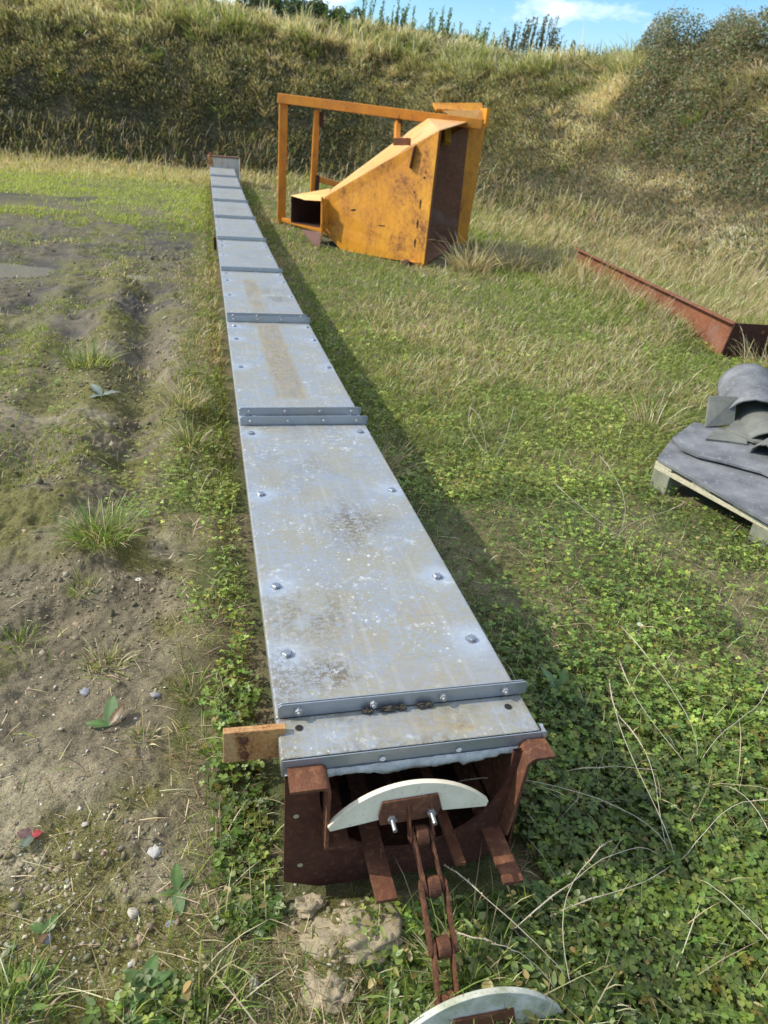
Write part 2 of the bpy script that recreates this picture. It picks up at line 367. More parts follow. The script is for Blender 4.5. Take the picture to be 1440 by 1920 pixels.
def mat_ground():
    m, nt, bs = new_mat('earth'); g = NG(nt)
    at = g.attr('Col'); base = at.outputs['Color']
    n1 = g.noise(7, 6, .65); n2 = g.noise(45, 6, .7); n3 = g.noise(220, 4, .65)
    col = g.mix(1, base, g.ramp(n2, (.3, .72), (.7, 1.22)), 'MULTIPLY')
    col = g.mix(1, col, g.ramp(n1, (.35, .8), (.65, 1.15)), 'MULTIPLY')
    col = g.mix(1, col, g.ramp(n3, (.38, .6), (.6, 1.15)), 'MULTIPLY')
    # grit: small stones by voronoi cell
    v = g.vor(95); vc = g.vor(95, out=1)
    gate = g.math('MULTIPLY', g.ramp(v, (.20, 1), (.30, 0)), g.ramp(vc, (.70, 0), (.73, 1)))
    st = g.attr('Stain'); gate2 = g.math('MULTIPLY', gate, st.outputs['Fac'])
    gc = g.mix(g.vor(95, out=1), (.16, .15, .14), (.44, .40, .34))
    col = g.mix(gate2, col, gc)
    g.l(col, bs.inputs['Base Color']); bs.inputs['Specular IOR Level'].default_value = .25
    # wetness in blue channel
    sp = g.n('ShaderNodeSeparateColor'); g.l(st.outputs['Color'], sp.inputs[0])
    g.l(g.math('SUBTRACT', .95, g.math('MULTIPLY', sp.outputs[2], .4)), bs.inputs['Roughness'])
    n = g.bump(n3, .7, .004, None); n = g.bump(n2, .8, .012, None, n); g.bump(gate, .6, .004, bs, n); return m
M_ground = mat_ground()

# ------------------------------------------------------------------ ground sheet
def axis(parts):
    a = [parts[0][0]]
    for s0, s1, n in parts: a += list(np.linspace(s0, s1, n+1)[1:])
    return np.array(a)
def geo(a, b, n): return list(a*(b/a)**(np.arange(1, n+1)/n))
xs = np.concatenate([-np.array(geo(2.6, 1500, 60))[::-1], np.linspace(-2.6, -.9, 110)[:-1], np.linspace(-.9, .12, 200)[:-1], np.linspace(.12, 2.4, 190)[:-1], np.linspace(2.4, 9, 130), 9+np.array(geo(.1, 1500, 50))])
ys = np.concatenate([-np.array(geo(.6, 1500, 34))[::-1]+.9, np.linspace(.35, 1.9, 300)[:-1], np.linspace(1.9, 4.2, 230)[:-1], np.linspace(4.2, 9, 230)[:-1], np.linspace(9, 18, 150)[:-1], np.linspace(18, 30, 70), 30+np.array(geo(.3, 1500, 30))])
X, Y = np.meshgrid(xs, ys); Z = ground_h(X, Y)
nx, ny = len(xs), len(ys)
idx = np.arange(nx*ny).reshape(ny, nx)
quads = np.stack([idx[:-1, :-1], idx[:-1, 1:], idx[1:, 1:], idx[1:, :-1]], -1).reshape(-1, 4)
sdv = sdist(X, Y)
mm = mudmask(X, Y)
def C3(*c): return np.array(c)
def lerp(a, b, t): return a+(b-a)*t[..., None]
dry = C3(.34, .295, .19); mid = C3(.20, .17, .108); wet = C3(.085, .072, .05); moss = C3(.17, .165, .045); thatch = C3(.19, .165, .09); olive = C3(.11, .125, .045)
f1 = fbm(X*1.7, Y*1.7, 4, 41); f2 = fbm(X*6, Y*6, 4, 42); f3 = fbm(X*3, Y*3, 4, 43)
cm = lerp(mid+0*X[..., None], dry, ss(.42, .6, f1-.10*ss(1.8, 3, Y)))
lowz = Z-conv(Y)
wetm = ss(.0, -.045, lowz)*ss(2, 3.5, Y)*.8+ss(3.2, 6, Y)*ss(.46, .6, f1)*.6+ss(5.5, 8, Y)*.45
wetm = np.clip(wetm, 0, 1)*(1-.75*np.exp(-((X+.33)/.16)**2)*ss(6.8, 6, Y))
cm = lerp(cm, wet, wetm)
mossm = ss(.46, .58, f3)*.75+ss(.05, .25, X+.25)*.35*ss(2, 1.4, Y)
cm = lerp(cm, moss, np.clip(mossm, 0, .85)*(1-.4*wetm))
cg = lerp(thatch+0*X[..., None], olive, ss(.4, .6, f2))
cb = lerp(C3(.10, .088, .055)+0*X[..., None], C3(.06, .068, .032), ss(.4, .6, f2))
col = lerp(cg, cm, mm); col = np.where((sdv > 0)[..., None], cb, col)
st = np.zeros(X.shape+(3,)); st[..., 0] = mm*ss(.45, .6, f2)*ss(4, 2, Y)*.8; st[..., 1] = st[..., 0]; st[..., 2] = mm*wetm
st[..., 1] = 0
V = np.stack([X, Y, Z], -1).reshape(-1, 3)
cf = sdv.ravel()[quads].mean(1) > .15
cfar = (np.abs(V[quads][:, :, 0]).max(1) > 60) | (V[quads][:, :, 1].max(1) > 60)
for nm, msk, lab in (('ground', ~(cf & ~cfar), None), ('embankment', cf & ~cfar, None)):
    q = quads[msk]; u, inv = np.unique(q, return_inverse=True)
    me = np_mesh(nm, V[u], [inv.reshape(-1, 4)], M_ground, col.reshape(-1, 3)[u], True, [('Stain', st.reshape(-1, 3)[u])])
    o = link(nm, me); tag(o, kind='structure')

# puddles
def mat_water():
    m, nt, bs = new_mat('muddy_water'); g = NG(nt)
    bs.inputs['Base Color'].default_value = (.21, .20, .175, 1); bs.inputs['Roughness'].default_value = .05; bs.inputs['IOR'].default_value = 1.33
    g.bump(g.noise(14, 3), .12, .01, bs); return m
M_water = mat_water()
for cx, cy, a, b, sd_ in ((-2.05, 8.0, .50, .30, 1), (-.80, 7.86, .20, .17, 5)):
    mb = MB(); n = 48; z = float(conv(cy))-.036; a *= 1.3; b *= 1.3
    mb.add([(cx+a*math.cos(2*PI*k/n)*(.65+.7*float(vnoise(k*.35+sd_*9, 1., 3))), cy+b*math.sin(2*PI*k/n)*(.65+.7*float(vnoise(k*.35+sd_*9, 7., 3))), z) for k in range(n)], [tuple(range(n))])
    o = link('puddle_water', mb.mesh('puddle_water', M_water)); tag(o, kind='structure')

# ------------------------------------------------------------------ CONVEYOR
X0, W = .0924, .5
X1 = X0+W
def zc(y): return .34-.03+float(conv(y)) + .0
# cover height: z = .34 + conv(y)
def zc(y): return .34+float(conv(y))
CV = empty('chain_conveyor', (.342, .95, -.035), 'long rust and galvanised steel trough conveyor lying on the grass, covered by bolted panels', 'conveyor')
ribs = [1.0243]+[2.6623+1.80246*i for i in range(9)]
BX = (.1325, .5575)
def panel(y0, y1, nx_, ny_, bolts, k):
    r = .004
    prof = [(-.0, -.036), (0, -r)]+[(r-r*math.cos(a), -r+r*math.sin(a)) for a in (PI/6, PI/3)]+[(r, 0)]
    xsx = list(np.linspace(r, W-r, nx_))[1:-1]
    P = prof+[(x, 0) for x in xsx]+[(W-a, b) for a, b in prof[::-1]]
    P = np.array(P); yy = np.linspace(y0, y1, ny_)
    a, b = np.meshgrid(P[:, 0], yy); zz = np.broadcast_to(P[:, 1], a.shape).copy()
    zl = np.interp(yy, [y0, y1], [zc(y0), zc(y1)])
    x = a+X0; top = (zz > -.001)
    wav = .0022*(fbm(x*5+k*7, b*2.2, 3, 50+k)-.5)*np.sin(np.clip(a/W, 0, 1)*PI)
    z = zz+zl[:, None]+top*wav
    halo = np.zeros(a.shape)
    for bx, by in bolts:
        d = np.hypot((x-bx), (b-by)*.9); halo = np.maximum(halo, np.exp(-(d/(.026+.03*fbm(x*30, b*30, 2, 6)))**2)*1.0)
        z = z-top*.0022*np.exp(-(d/.03)**2)
    R = np.zeros(a.shape); G = np.zeros(a.shape)
    if k == 1:
        n = fbm(x*14, b*9, 4, 60)
        R = ell(x, b, .376, 1.80, .075, .15)*1.0*ss(.42, .55, n)+ell(x, b, .205, 1.36, .11, .12)*.85*ss(.36, .5, n)+ell(x, b, .215, 1.14, .07, .05)*1.3*ss(.42, .52, n)+.6*ell(x, b, .12, 1.13, .03, .10)+.5*ell(x, b, .47, 1.82, .05, .05)
        G = .8*ell(x, b, .42, 1.43, .09, .03)*ss(.4, .52, n)+.55*ell(x, b, .37, 1.30, .18, .15)*ss(.4, .6, n)+.4*ell(x, b, .4, 1.09, .15, .06)
        R = R+.35*ell(x, b, .30, 2.3, .2, .35)*ss(.45, .6, n)
    if k == 0:
        R = .9*ell(x, b, .44, .955, .025, .012)+.4*ell(x, b, .38, .98, .06, .02); G = 1.3*ell(x, b, .45, .948, .035, .014)+.7*ell(x, b, .38, .97, .07, .03)
    if k in (2, 3):
        xl, xr, ya, yb = (.262, .405, 2.98, 4.41) if k == 2 else (.25, .36, 4.62, 5.9)
        ins = ss(xl-.004, xl+.008, x)*ss(xr+.004, xr-.008, x)*ss(ya-.01, ya+.02, b)*ss(yb+.01, yb-.02, b)
        ins2 = ss(xl+.012, xl+.022, x)*ss(xr-.012, xr-.022, x)*ss(ya+.02, ya+.05, b)*ss(yb-.02, yb-.05, b)
        n = fbm(x*20, b*6, 4, 61)
        G = 1.0*(ins-ins2)*ss(.25, .5, n)+.75*ins2; R = ins2*(.55+.6*ss(.4, .6, n))
        if k == 3: R = R+1.0*ell(x, b, .46, 5.25, .09, .38)*ss(.4, .52, n); R = R*ss(.35, .5, n)
    if k >= 4: R = .4*ell(x, b, .36, (y0+y1)/2, .15, .4)*ss(.4, .6, fbm(x*12, b*6, 3, 62+k))
    jn = np.exp(-(b-y0)/.022)+np.exp(-(y1-b)/.03)+.5*np.exp(-(x-X0)/.012)+.35*np.exp(-(X1-x)/.012); R = R+.75*jn*ss(.35, .6, fbm(x*28, b*28, 3, 66+k))*(zz > -.003)
    st = np.stack([np.clip(R, 0, 1), np.clip(G, 0, 1), np.clip(halo, 0, 1)*(k > 0)], -1)
    V = np.stack([x, b, z], -1).reshape(-1, 3)-np.array(CV.location)
    n1, n2 = a.shape; id_ = np.arange(n1*n2).reshape(n1, n2)
    q = np.stack([id_[:-1, :-1], id_[:-1, 1:], id_[1:, 1:], id_[1:, :-1]], -1).reshape(-1, 4)
    o = link('cover_panel', np_mesh('cover_panel', V, [q], M_galv, None, True, [('Stain', st.reshape(-1, 3))]), CV)
    s = o.modifiers.new('thickness', 'SOLIDIFY'); s.thickness = .0022; s.offset = -1
    return o
# hexagon bolt meshes
def hexhead(r, h, washer=True, shank=0):
    mb = MB()
    if washer: mb.tube([(0, 0, 0), (0, 0, .0018)], r*1.28, 18)
    z0 = .0018 if washer else 0
    mb.tube([(0, 0, z0), (0, 0, z0+h*.8), (0, 0, z0+h)], [r, r, r*.86], 6)
    if shank: mb.tube([(0, 0, z0+h*.9), (0, 0, z0+h+shank)], r*.5, 10)
    return mb
ME_bolt = hexhead(.0115, .007).mesh('bolt', M_zinc)
ME_nut = hexhead(.0075, .006, True, .005).mesh('nut', M_zincd)
nb = [0]
def put_bolt(me, name, parent, loc, rot=(0, 0, 0)):
    o = link(name, me, parent); o.location = Vector(loc)-CV.location-(parent.location if parent is not CV else Vector((0, 0, 0))); o.rotation_euler = rot; nb[0] += 1; return o
ends = [.917]+ribs
for k in range(10):
    y0, y1 = ends[k], ends[k+1]
    L1 = y1-y0
    if k == 0: bl = []
    elif k == 1: bl = [(x, y) for y in (1.218, 1.490, 2.028, 2.573) for x in (.1325, .552+.003*(y > 2))]
    else: bl = [(x, y0+d) for d in (.12, .82, 1.38, 1.69) for x in (.1325, .567)]
    q = {0: (60, 30), 1: (130, 420), 2: (60, 200), 3: (50, 130)}.get(k, (24, 40))
    p = panel(y0+.002, y1-.002, *q, bl, k)
    if k <= 6:
        for x, y in bl: put_bolt(ME_bolt, 'bolt', p, (x, y, zc(y)-.0015), (.03*rng.normal(), .03*rng.normal(), rng.uniform(0, 1)))
# upturned joining flanges
def flange(y, over=.008, h=.033, nuts=True, left=0.):
    mb = MB(); z = zc(y)
    r = .006
    pts = [(X0+.004+left, z+.0005), (X1-.002+over, z+.0005), (X1+.002+over, z+h-r), (X1+over-r, z+h), (X0+.004+left+r, z+h), (X0+.004+left, z+h-r)]
    mb.poly([(a, y-.0015, b) for a, b in pts], (0, 1, 0), .0028)
    o = part('joint_flange', mb, M_flange, CV, .0008)
    if nuts:
        for i, fx in enumerate((.085, .375, .66, .925)):
            put_bolt(ME_nut, 'nut', o, (X0+fx*W, y-.0017, z+.0175), (PI/2, rng.uniform(0, 1), 0))
    return o
flange(1.0243, .012)
for i, y in enumerate(ribs[1:]):
    flange(y, .008, .036, i < 6)
flange(1.0243+.0075, .010, .031, False)
flange(2.6623+.115, .004, .034, True); flange(4.4648+.10, .0, .034, True)
for i in (3, 4, 5, 6): flange(ribs[i]+.012, .004, .032, False)
# front lip with round holes, torn sealant
mb = MB(); zl = zc(.917)
mb.poly([(X0+.002, .9145, zl-.001), (X1, .9145, zl-.001), (X1+.004, .9125, zl-.034), (X0+.0, .9125, zl-.037)], (0, 1, 0), .0022)
M_rivet = mat_simple('pale_rivet', (.72, .72, .7), (.8, .8, .78), 50, .6)
lip = part('front_lip', mb, M_flange, CV, .0006)
for fx, dz in ((.085, -.021), (.37, -.019), (.665, -.019), (.945, -.018)):
    x = X0+fx*W; n = 14; mbd = MB()
    mbd.add([(x+.0058*math.cos(2*PI*a/n), .9105, zl+dz+.0058*math.sin(2*PI*a/n)) for a in range(n)], [tuple(range(n))])
    part('rivet', mbd, M_rivet, lip)

for x, y in ((.1325, .992), (.552, .990)):
    mbh = MB(); n = 16; z = zc(y)+.0016
    mbh.add([(x+.0075*math.cos(2*PI*a/n), y+.0075*math.sin(2*PI*a/n), z) for a in range(n)], [tuple(range(n))]); part('bolt_hole', mbh, M_black, CV)
# curled corner at the right end of the lip
mb = MB()
mb.add([(X1-.002, .913, zl-.034), (X1+.006, .912, zl-.036), (X1+.009, .909, zl-.004), (X1+.003, .912, zl+.001), (X1-.001, .916, zl)], [(0, 1, 2, 3, 4)])
mb.add([(X1+.001, .9165, zl-.001), (X1+.010, .912, zl-.002), (X1+.008, .925, zl-.001), (X1+.007, .930, zl+.003), (X1+.002, .934, zl)], [(0, 1, 2, 3, 4)])
o = part('curled_corner', mb, M_flange, CV); s = o.modifiers.new('t', 'SOLIDIFY'); s.thickness = .0015
mb = MB(); N = 120; pts = []
for i in range(N):
    t = i/(N-1); x = X0+.006+t*(W-.03)
    d = .004+.016*float(fbm(t*26, 2., 3, 71))*(.35+1.2*float(ss(.18, .3, t)*ss(.95, .8, t))*float(vnoise(t*7, 5, 3))+.9*float(ss(.27, .2, t))*float(vnoise(t*50, 1, 4)))
    zz = zl-.037+.003*t; pts.append([(x, .9105-.002*float(vnoise(t*60, 3, 2)), zz+.008), (x, .908-.005*float(vnoise(t*40, 9, 2)), zz-d*.4), (x+.002*math.sin(i), .910-.006*float(vnoise(t*33, 4, 2)), zz-d)])
mb.add([p for q in pts for p in q], [(3*i+j, 3*i+3+j, 3*i+4+j, 3*i+1+j) for i in range(N-1) for j in (0, 1)])
o = part('torn_sealant', mb, M_seal, CV, smooth=True); s = o.modifiers.new('t', 'SOLIDIFY'); s.thickness = .001
# trough body: walls and floor all the way, following the same sag
def run(name, prof, y0, y1, t, mat, step=1.8, label=None):
    mb = MB(); yy = np.linspace(y0, y1, max(2, int((y1-y0)/step)+2))
    for a, b in zip(yy, yy[1:]):
        n = len(mb.v); mb.strip(prof, a, b, t)
        for i in range(n, len(mb.v)):
            q = mb.v[i]; mb.v[i] = (q[0], q[1], q[2]+float(conv(q[1])))
    return part(name, mb, mat, CV, label=label)
yE = ribs[-1]
run('trough_wall', [(X0+.045, .012), (X0+.045, .30)], .905, yE, .004, M_rust)
run('trough_wall', [(X1-.022, .30), (X1-.022, .012)], .905, yE, .004, M_rust)
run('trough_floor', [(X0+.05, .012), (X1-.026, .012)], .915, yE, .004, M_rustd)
# end plate with a big round opening
mb = MB(); cx, cz, R_ = .345, .235, .185; yP = .893
outer = []; inner = []; n = 64
xl, xr, zt, zb = .097, .552, .285, -.030
for i in range(n+1):
    a = PI+PI*i/n*1.0
    inner.append((cx+R_*math.cos(a), yP, cz+R_*math.sin(a)*1.0))
    c, s_ = math.cos(a), math.sin(a)
    t = min([(xl-cx)/c if c < -1e-6 else 1e9, (xr-cx)/c if c > 1e-6 else 1e9, (zb-cz)/s_ if s_ < -1e-6 else 1e9])
    px, pz = cx+t*c, cz+t*s_
    if px < .165 and pz < .03: pz = max(pz, .0+-.03*(px-.097)/.07)
    if px > .50 and pz < .02: pz = max(pz, -.03+.05*(px-.50)/.05)
    outer.append((px, yP, pz))
inner = [(cx-R_, yP, zt)]+inner+[(cx+R_, yP, zt)]; outer = [(xl, yP, zt)]+outer+[(xr, yP, zt)]
m_ = len(inner); T = .006
vs = inner+outer+[(a, b+T, c) for a, b, c in inner]+[(a, b+T, c) for a, b, c in outer]
fs = []
for i in range(m_-1):
    fs += [(i, i+1, m_+i+1, m_+i), (2*m_+i+1, 2*m_+i, 3*m_+i, 3*m_+i+1), (i+1, i, 2*m_+i, 2*m_+i+1), (m_+i, m_+i+1, 3*m_+i+1, 3*m_+i)]
mb.add(vs, fs)
ep = part('end_plate', mb, mat_rust('rust_plate', (.055, .022, .016), (.10, .038, .024), (.17, .07, .03)), CV)
M_hole = mat_simple('hole_light', (.35, .33, .2), (.45, .42, .25), 50, .8)
for x, z in ((.118, .185), (.128, .045)):
    mbh = MB()
    mbh.add([(x+.0055*math.cos(2*PI*a/12), yP-.0012, z+.0055*math.sin(2*PI*a/12)) for a in range(12)], [tuple(range(12))]); part('bolt_hole', mbh, M_hole, ep)
# left channel rail and right flanged wall of the inner trough
def sag(mb):
    for i, q in enumerate(mb.v): mb.v[i] = (q[0], q[1], q[2]+(float(conv(q[1]))-float(conv(.85)) if q[1] > 1 else 0)-.004*(q[1] > 1))
def arc(cx, cz, r, a0, a1, n=6): return [(cx+r*math.cos(a0+(a1-a0)*i/n), cz+r*math.sin(a0+(a1-a0)*i/n)) for i in range(n+1)]
mb = MB(); mb.strip([(.102, .286)]+arc(.160, .278, .008, PI/2, 0)+arc(.162+.0, .135, .006, PI*1.0-PI, -PI/2+0, 1)[:0]+[(.168, .132)]+[(.168, .126), (.215, .126)], .856, 2.2, .006); sag(mb)
part('channel_rail', mb, M_rust, CV, .001)
mb = MB(); mb.strip([(.600, .287)]+[(.566, .287)]+arc(.566, .273, .014, PI/2, PI, 5)+[(.540, .085)], .862, 2.2, -.007); sag(mb)
part('flanged_wall', mb, M_rust, CV, .001)
# floor wear bars
for x0, x1, ya, rz in ((.252, .292, .795, 0), (.418, .440, .845, 0), (.497, .537, .790, 0)):
    mb = MB(); mb.box(x0, x1, ya-.02, 2.6, .066, .075)
    for i, q in enumerate(mb.v): mb.v[i] = (q[0]-.03*(q[1] > 1), q[1], q[2]+float(conv(q[1]))-float(conv(.82)))
    part('wear_bar', mb, M_rust, CV, .001)
# two return rails and chain strand inside, in the dark
for x in (.31, .335):
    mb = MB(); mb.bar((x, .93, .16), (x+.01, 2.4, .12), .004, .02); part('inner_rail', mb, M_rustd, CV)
# bracket sticking out on the left
mb = MB(); Mx = Matrix.Translation((.094, .985, .28)) @ Matrix.Rotation(.03, 4, 'Y')
mb.box(-.102, .012, -.004, .004, -.037, .037, Mx)
mb.box(-.102, .012, .0035, .011, .030, .037, Mx)
br = part('side_bracket', mb, M_cream, CV, .0015, label='rusty cream bracket sticking out beside the front cover')
for z in (.299, .262): mbr = MB(); mbr.tube([(.030, .9805, z), (.030, .977, z), (.030, .9755, z)], [.0085, .0075, .004], 12); part('rivet', mbr, M_rust, br)
for y, z in ((9.65, .08),):
    mb = MB(); mb.box(X0-(.006 if y < 5 else .022), X0+.008, y-.03, y+.03, z-.09+float(conv(y)), z+.06+float(conv(y))); part('side_bracket', mb, M_cream if y < 5 else M_rustd, CV, .002)
# head box at the far end
mb = MB(); z0 = zc(17.05)
mb.box(.105, .70, 17.00, 17.02, z0-.30, z0+.185); mb.box(.72, .735, 17.0, 17.5, z0-.25, z0+.2); mb.box(.105, .72, 17.48, 17.5, z0-.25, z0+.2)
hb = part('head_box', mb, mat_paint('pale_paint', (.48, .45, .38), (.55, .53, .46), .35, 2.5), CV, .004, label='pale painted box closing the far end')
mb = MB(); mb.box(.06, .17, 16.99, 17.5, z0-.05, z0+.20); part('side_cheek', mb, M_cream, hb, .004)
mb = MB(); mb.box(.09, .735, 16.985, 17.06, z0+.187, z0+.215); mb.box(.715, .74, 16.98, 17.06, z0-.06, z0+.187); mb.tube([(.13, 17.2, z0+.2), (.13, 17.2, z0+.26)], .045, 10)
part('rusty_rim', mb, M_rustf, hb, .004)

# soil crumbs resting on the cover beside the first flange
def blob_mesh(name, r, seed, mat, sub=2, squash=.6, amp=.35, fr=1.6):
    import bmesh
    b = bmesh.new(); bmesh.ops.create_icosphere(b, subdivisions=sub, radius=1)
    for v in b.verts:
        p = np.array(v.co); k = 1+amp*(float(fbm(p[0]*fr+seed*3.1, p[1]*fr+p[2]*fr*1.7, 3, seed))-.5)*2
        v.co = Vector((p[0]*k*r[0], p[1]*k*r[1], p[2]*k*r[2]*squash))
    me = bpy.data.meshes.new(name); b.to_mesh(me); b.free(); me.materials.append(mat); return me
cl = []
for j, (x, wd) in enumerate(((.268, .010), (.312, .019), (.338, .008), (.385, .015))):
    o = link('soil_lump', blob_mesh('soil_lump', (wd, .006, .008), 80+j, mat_simple('dark_soil', (.05, .042, .033), (.10, .085, .065), 120, .95, .003) if j == 0 else cl[0].data.materials[0], 3, .8, .9, 2.6))
    o.location = (x, 1.0145, zc(1.0145)+.005); cl.append(o)
    tag(o, ['small dark soil lump under the second nut of the front flange', 'widest dark soil lump against the middle of the front flange', 'tiniest soil lump beside the widest one on the front cover', 'dark soil lump under the third nut of the front flange'][j], 'soil lump', 'soil lumps on the front cover')

# ------------------------------------------------------------------ CHAIN with paddles
CH = empty('drag_chain', (.35, .76, -.035), 'rusty drag chain with white paddles hanging out of the conveyor end onto the grass', 'chain')
R = [np.array(p) for p in ((.3420, .831, .166), (.352, .765, .110), (.353, .687, .056), (.3465, .618, .012))]
def plate(a, b, x, t, hgt):
    """side plate with rounded ends between pivots a and b, offset x sideways"""
    a = Vector(a); b = Vector(b); d = (b-a).normalized(); sx = Vector((1, 0, 0)); sx = (sx-d*sx.dot(d)).normalized(); up = sx.cross(d)
    pts = []; r = hgt/2
    for k in range(9): th = PI/2+PI*k/8; pts.append(a+d*(r*1.05*math.cos(th))+up*(r*math.sin(th)))
    for k in range(9): th = -PI/2+PI*k/8; pts.append(b+d*(r*1.05*math.cos(th))+up*(r*math.sin(th)))
    return [p+sx*x for p in pts], sx, t
for i in range(3):
    outer_ = (i != 1)
    for s_ in (-1, 1):
        xo = s_*(.0195 if i == 1 else .0135) if i < 2 else s_*.0195
        xo = s_*(.0135 if i == 0 else .0195 if i == 1 else .0140)
        mb = MB(); p, sx, t = plate(R[i], R[i+1], xo, .004, .025); mb.poly(p, sx, .0050*s_); part('link_plate', mb, M_rust, CH, .0007)
for i in range(4):
    mb = MB(); c = Vector(R[i]); sx = Vector((1, 0, .0))
    mb.tube([c-sx*.0115, c+sx*.0115], .0180, 22); mb.tube([c-sx*.026, c+sx*.026], .006, 10); part('roller', mb, M_rust, CH, .0015)
mb = MB()
for s_ in (-1, 1):
    p, sx, t = plate((R[0][0]-.004, .856, .222), R[0], s_*.0190, .004, .021); mb.poly(p, sx, .0042*s_)
part('attachment_link', mb, M_rust, CH, .0007)
def paddle(cx, y, zb, wd, hgt, tiltx, tilty, mat, bracket=True):
    Rr = (wd*wd/4+hgt*hgt)/(2*hgt); cz = hgt-Rr; a = math.asin(min(1, wd/2/Rr)); n = 40
    arcp = [(Rr*math.sin(-a+2*a*i/n), cz+Rr*math.cos(-a+2*a*i/n)) for i in range(n+1)]
    r = [(wd/2-.004, -.012), (.062, -.004), (.055, .022), (-.052, .020), (-.058, -.002), (-wd/2+.004, -.010)]
    M = Matrix.Translation((cx, y, zb)) @ Matrix.Rotation(tilty, 4, 'Y') @ Matrix.Rotation(tiltx, 4, 'X')
    def tr(p): return tuple(M @ Vector(p))
    mb = MB(); k = len(arcp)
    pts = [(x, 0, z) for x, z in arcp+r]
    # triangulate as vertical slices to stay clean
    mb.poly([tr(p) for p in pts], M.to_3x3() @ Vector((0, 1, 0)), .012)
    po = part('paddle', mb, mat, CH, .0012)
    mb = MB(); mb.poly([tr(p) for p in ((-.058, -.0055, -.010), (.050, -.0055, -.010), (.058, -.0055, .012), (.052, -.0055, .040), (-.052, -.0055, .040), (-.060, -.0055, .010))], M.to_3x3() @ Vector((0, 1, 0)), .005)
    b = part('mounting_bracket', mb, M_rust, CH, .001)
    for x, z in ((-.036, .003), (.038, .004)):
        mb = MB(); mb.tube([tr((x, -.006, z)), tr((x, -.013, z))], .0085, 6); mb.tube([tr((x, -.012, z)), tr((x, -.034, z-.004))], .0042, 10)
        part('bolt', mb, M_zinc, b)
paddle(.322, .850, .203, .305, .067, -.16, -.045, M_white)
paddle(.392, .572, .004, .30, .078, -.18, .02, M_whited)
mb = MB(); mb.bar(R[3], (.372, .578, .0), .036, .008); part('attachment_link', mb, M_rust, CH, .001)

# ------------------------------------------------------------------ HOPPER with frame
HP = empty('feed_hopper', (2.3, 10.0, -.16), 'rusty orange steel hopper lying on its side with a square tube frame attached', 'hopper')
A = (1.51, 10.2, .45); Bq = (2.68, 9.1, 1.34); Cq = (2.62, 9.0, -.14); D1 = (1.75, 9.95, -.16); D = (1.52, 10.2, .04)
Am = (1.735, 11.2, .455); Bf = (3.66, 11.0, 1.492); Cf = (3.70, 11.0, -.14); Df = (1.7, 11.2, .0); Bm = (3.131, 11.3, 1.50)
def face(name, pts, mat, th=.012, root=HP, label=None):
    p = [Vector(q) for q in pts]; n = (p[1]-p[0]).cross(p[2]-p[0]).normalized()
    mb = MB(); mb.poly(pts, n, th); return part(name, mb, mat, root, .003, label=label)
# near side panel subdivided for denting
near = face('side_panel', [A, D, D1, Cq, Bq], M_orange)
face('side_panel', [Am, Bm, (3.131, 11.3, -.1), Df], M_orange); face('side_panel', [Bm, Bf, Cf, (3.131, 11.3, -.1)], M_orange)
M_pale = mat_paint('orange_paint_faded', (.66, .36, .10), (.74, .44, .17), .35, 1.0)
face('top_panel', [A, Bq, Bf, Bm, Am], M_pale)
face('bottom_panel', [D1, Df, Cf, Cq], M_rustin)
# rusty liner on the inside of the far panel, seen through the mouth
LN = [(1.9, 10.75, .0), (3.66, 10.94, -.10), (3.645, 10.94, 1.45), (1.9, 10.80, .55)]
face('liner', LN, M_rustin, -.01)
face('liner', [(3.10, 10.75, -.1), (3.16, 10.80, -.1), (3.16, 10.80, 1.35), (3.10, 10.75, 1.30)], M_rustin, .02)
# mouth flanges, facing outward
face('mouth_flange', [(3.66, 10.97, -.14), (3.82, 10.97, -.12), (3.90, 10.97, 1.49), (3.62, 10.97, 1.46)], M_orange, .012)
face('mouth_flange', [(2.685, 9.11, 1.345), (2.625, 9.01, -.14), (2.640, 9.03, -.14), (2.70, 9.13, 1.345)], M_rustf, .01)
mb = MB(); mb.add([(2.70, 9.12, 1.34), (3.60, 10.95, 1.50), (3.86, 10.9, 1.52), (3.30, 10.95, 1.66), (3.05, 10.2, 1.50)], [(0, 2, 1), (0, 4, 2), (4, 3, 2)])
mb = MB(); mb.add([(3.22, 11.42, 1.66), (3.96, 11.40, 1.72), (3.95, 11.30, 1.60), (3.24, 11.30, 1.585), (3.22, 11.42, 1.70), (3.96, 11.40, 1.755), (3.95, 11.28, 1.64), (3.24, 11.28, 1.62)], [(3, 2, 1, 0), (4, 5, 6, 7), (0, 1, 5, 4), (1, 2, 6, 5), (2, 3, 7, 6), (3, 0, 4, 7)])
part('top_rim', mb, M_orange, HP, .004)
face('corner_gusset', [(3.60, 11.1, 1.46), (3.84, 11.1, 1.46), (3.95, 11.2, 1.66), (3.30, 11.2, 1.60)], M_pale, .012)
mb = MB(); mb.box(3.90, 3.96, 11.0, 11.3, 1.44, 1.68); part('corner_gusset', mb, M_orange, HP, .004)
# stiffener plate welded on the upper edge of the near panel, with its lug
mb = MB(); mb.bar((2.27, 9.60, 1.185), (2.43, 9.50, 1.20), .12, .08); part('lug', mb, M_rustf, HP, .004)
mb = MB(); mb.poly([(2.47, 9.32, 1.19), (2.42, 9.25, 1.15), (2.39, 9.26, .93), (2.44, 9.36, .90)], (1, -.3, 0), .02); part('lug', mb, M_rust, HP, .002)
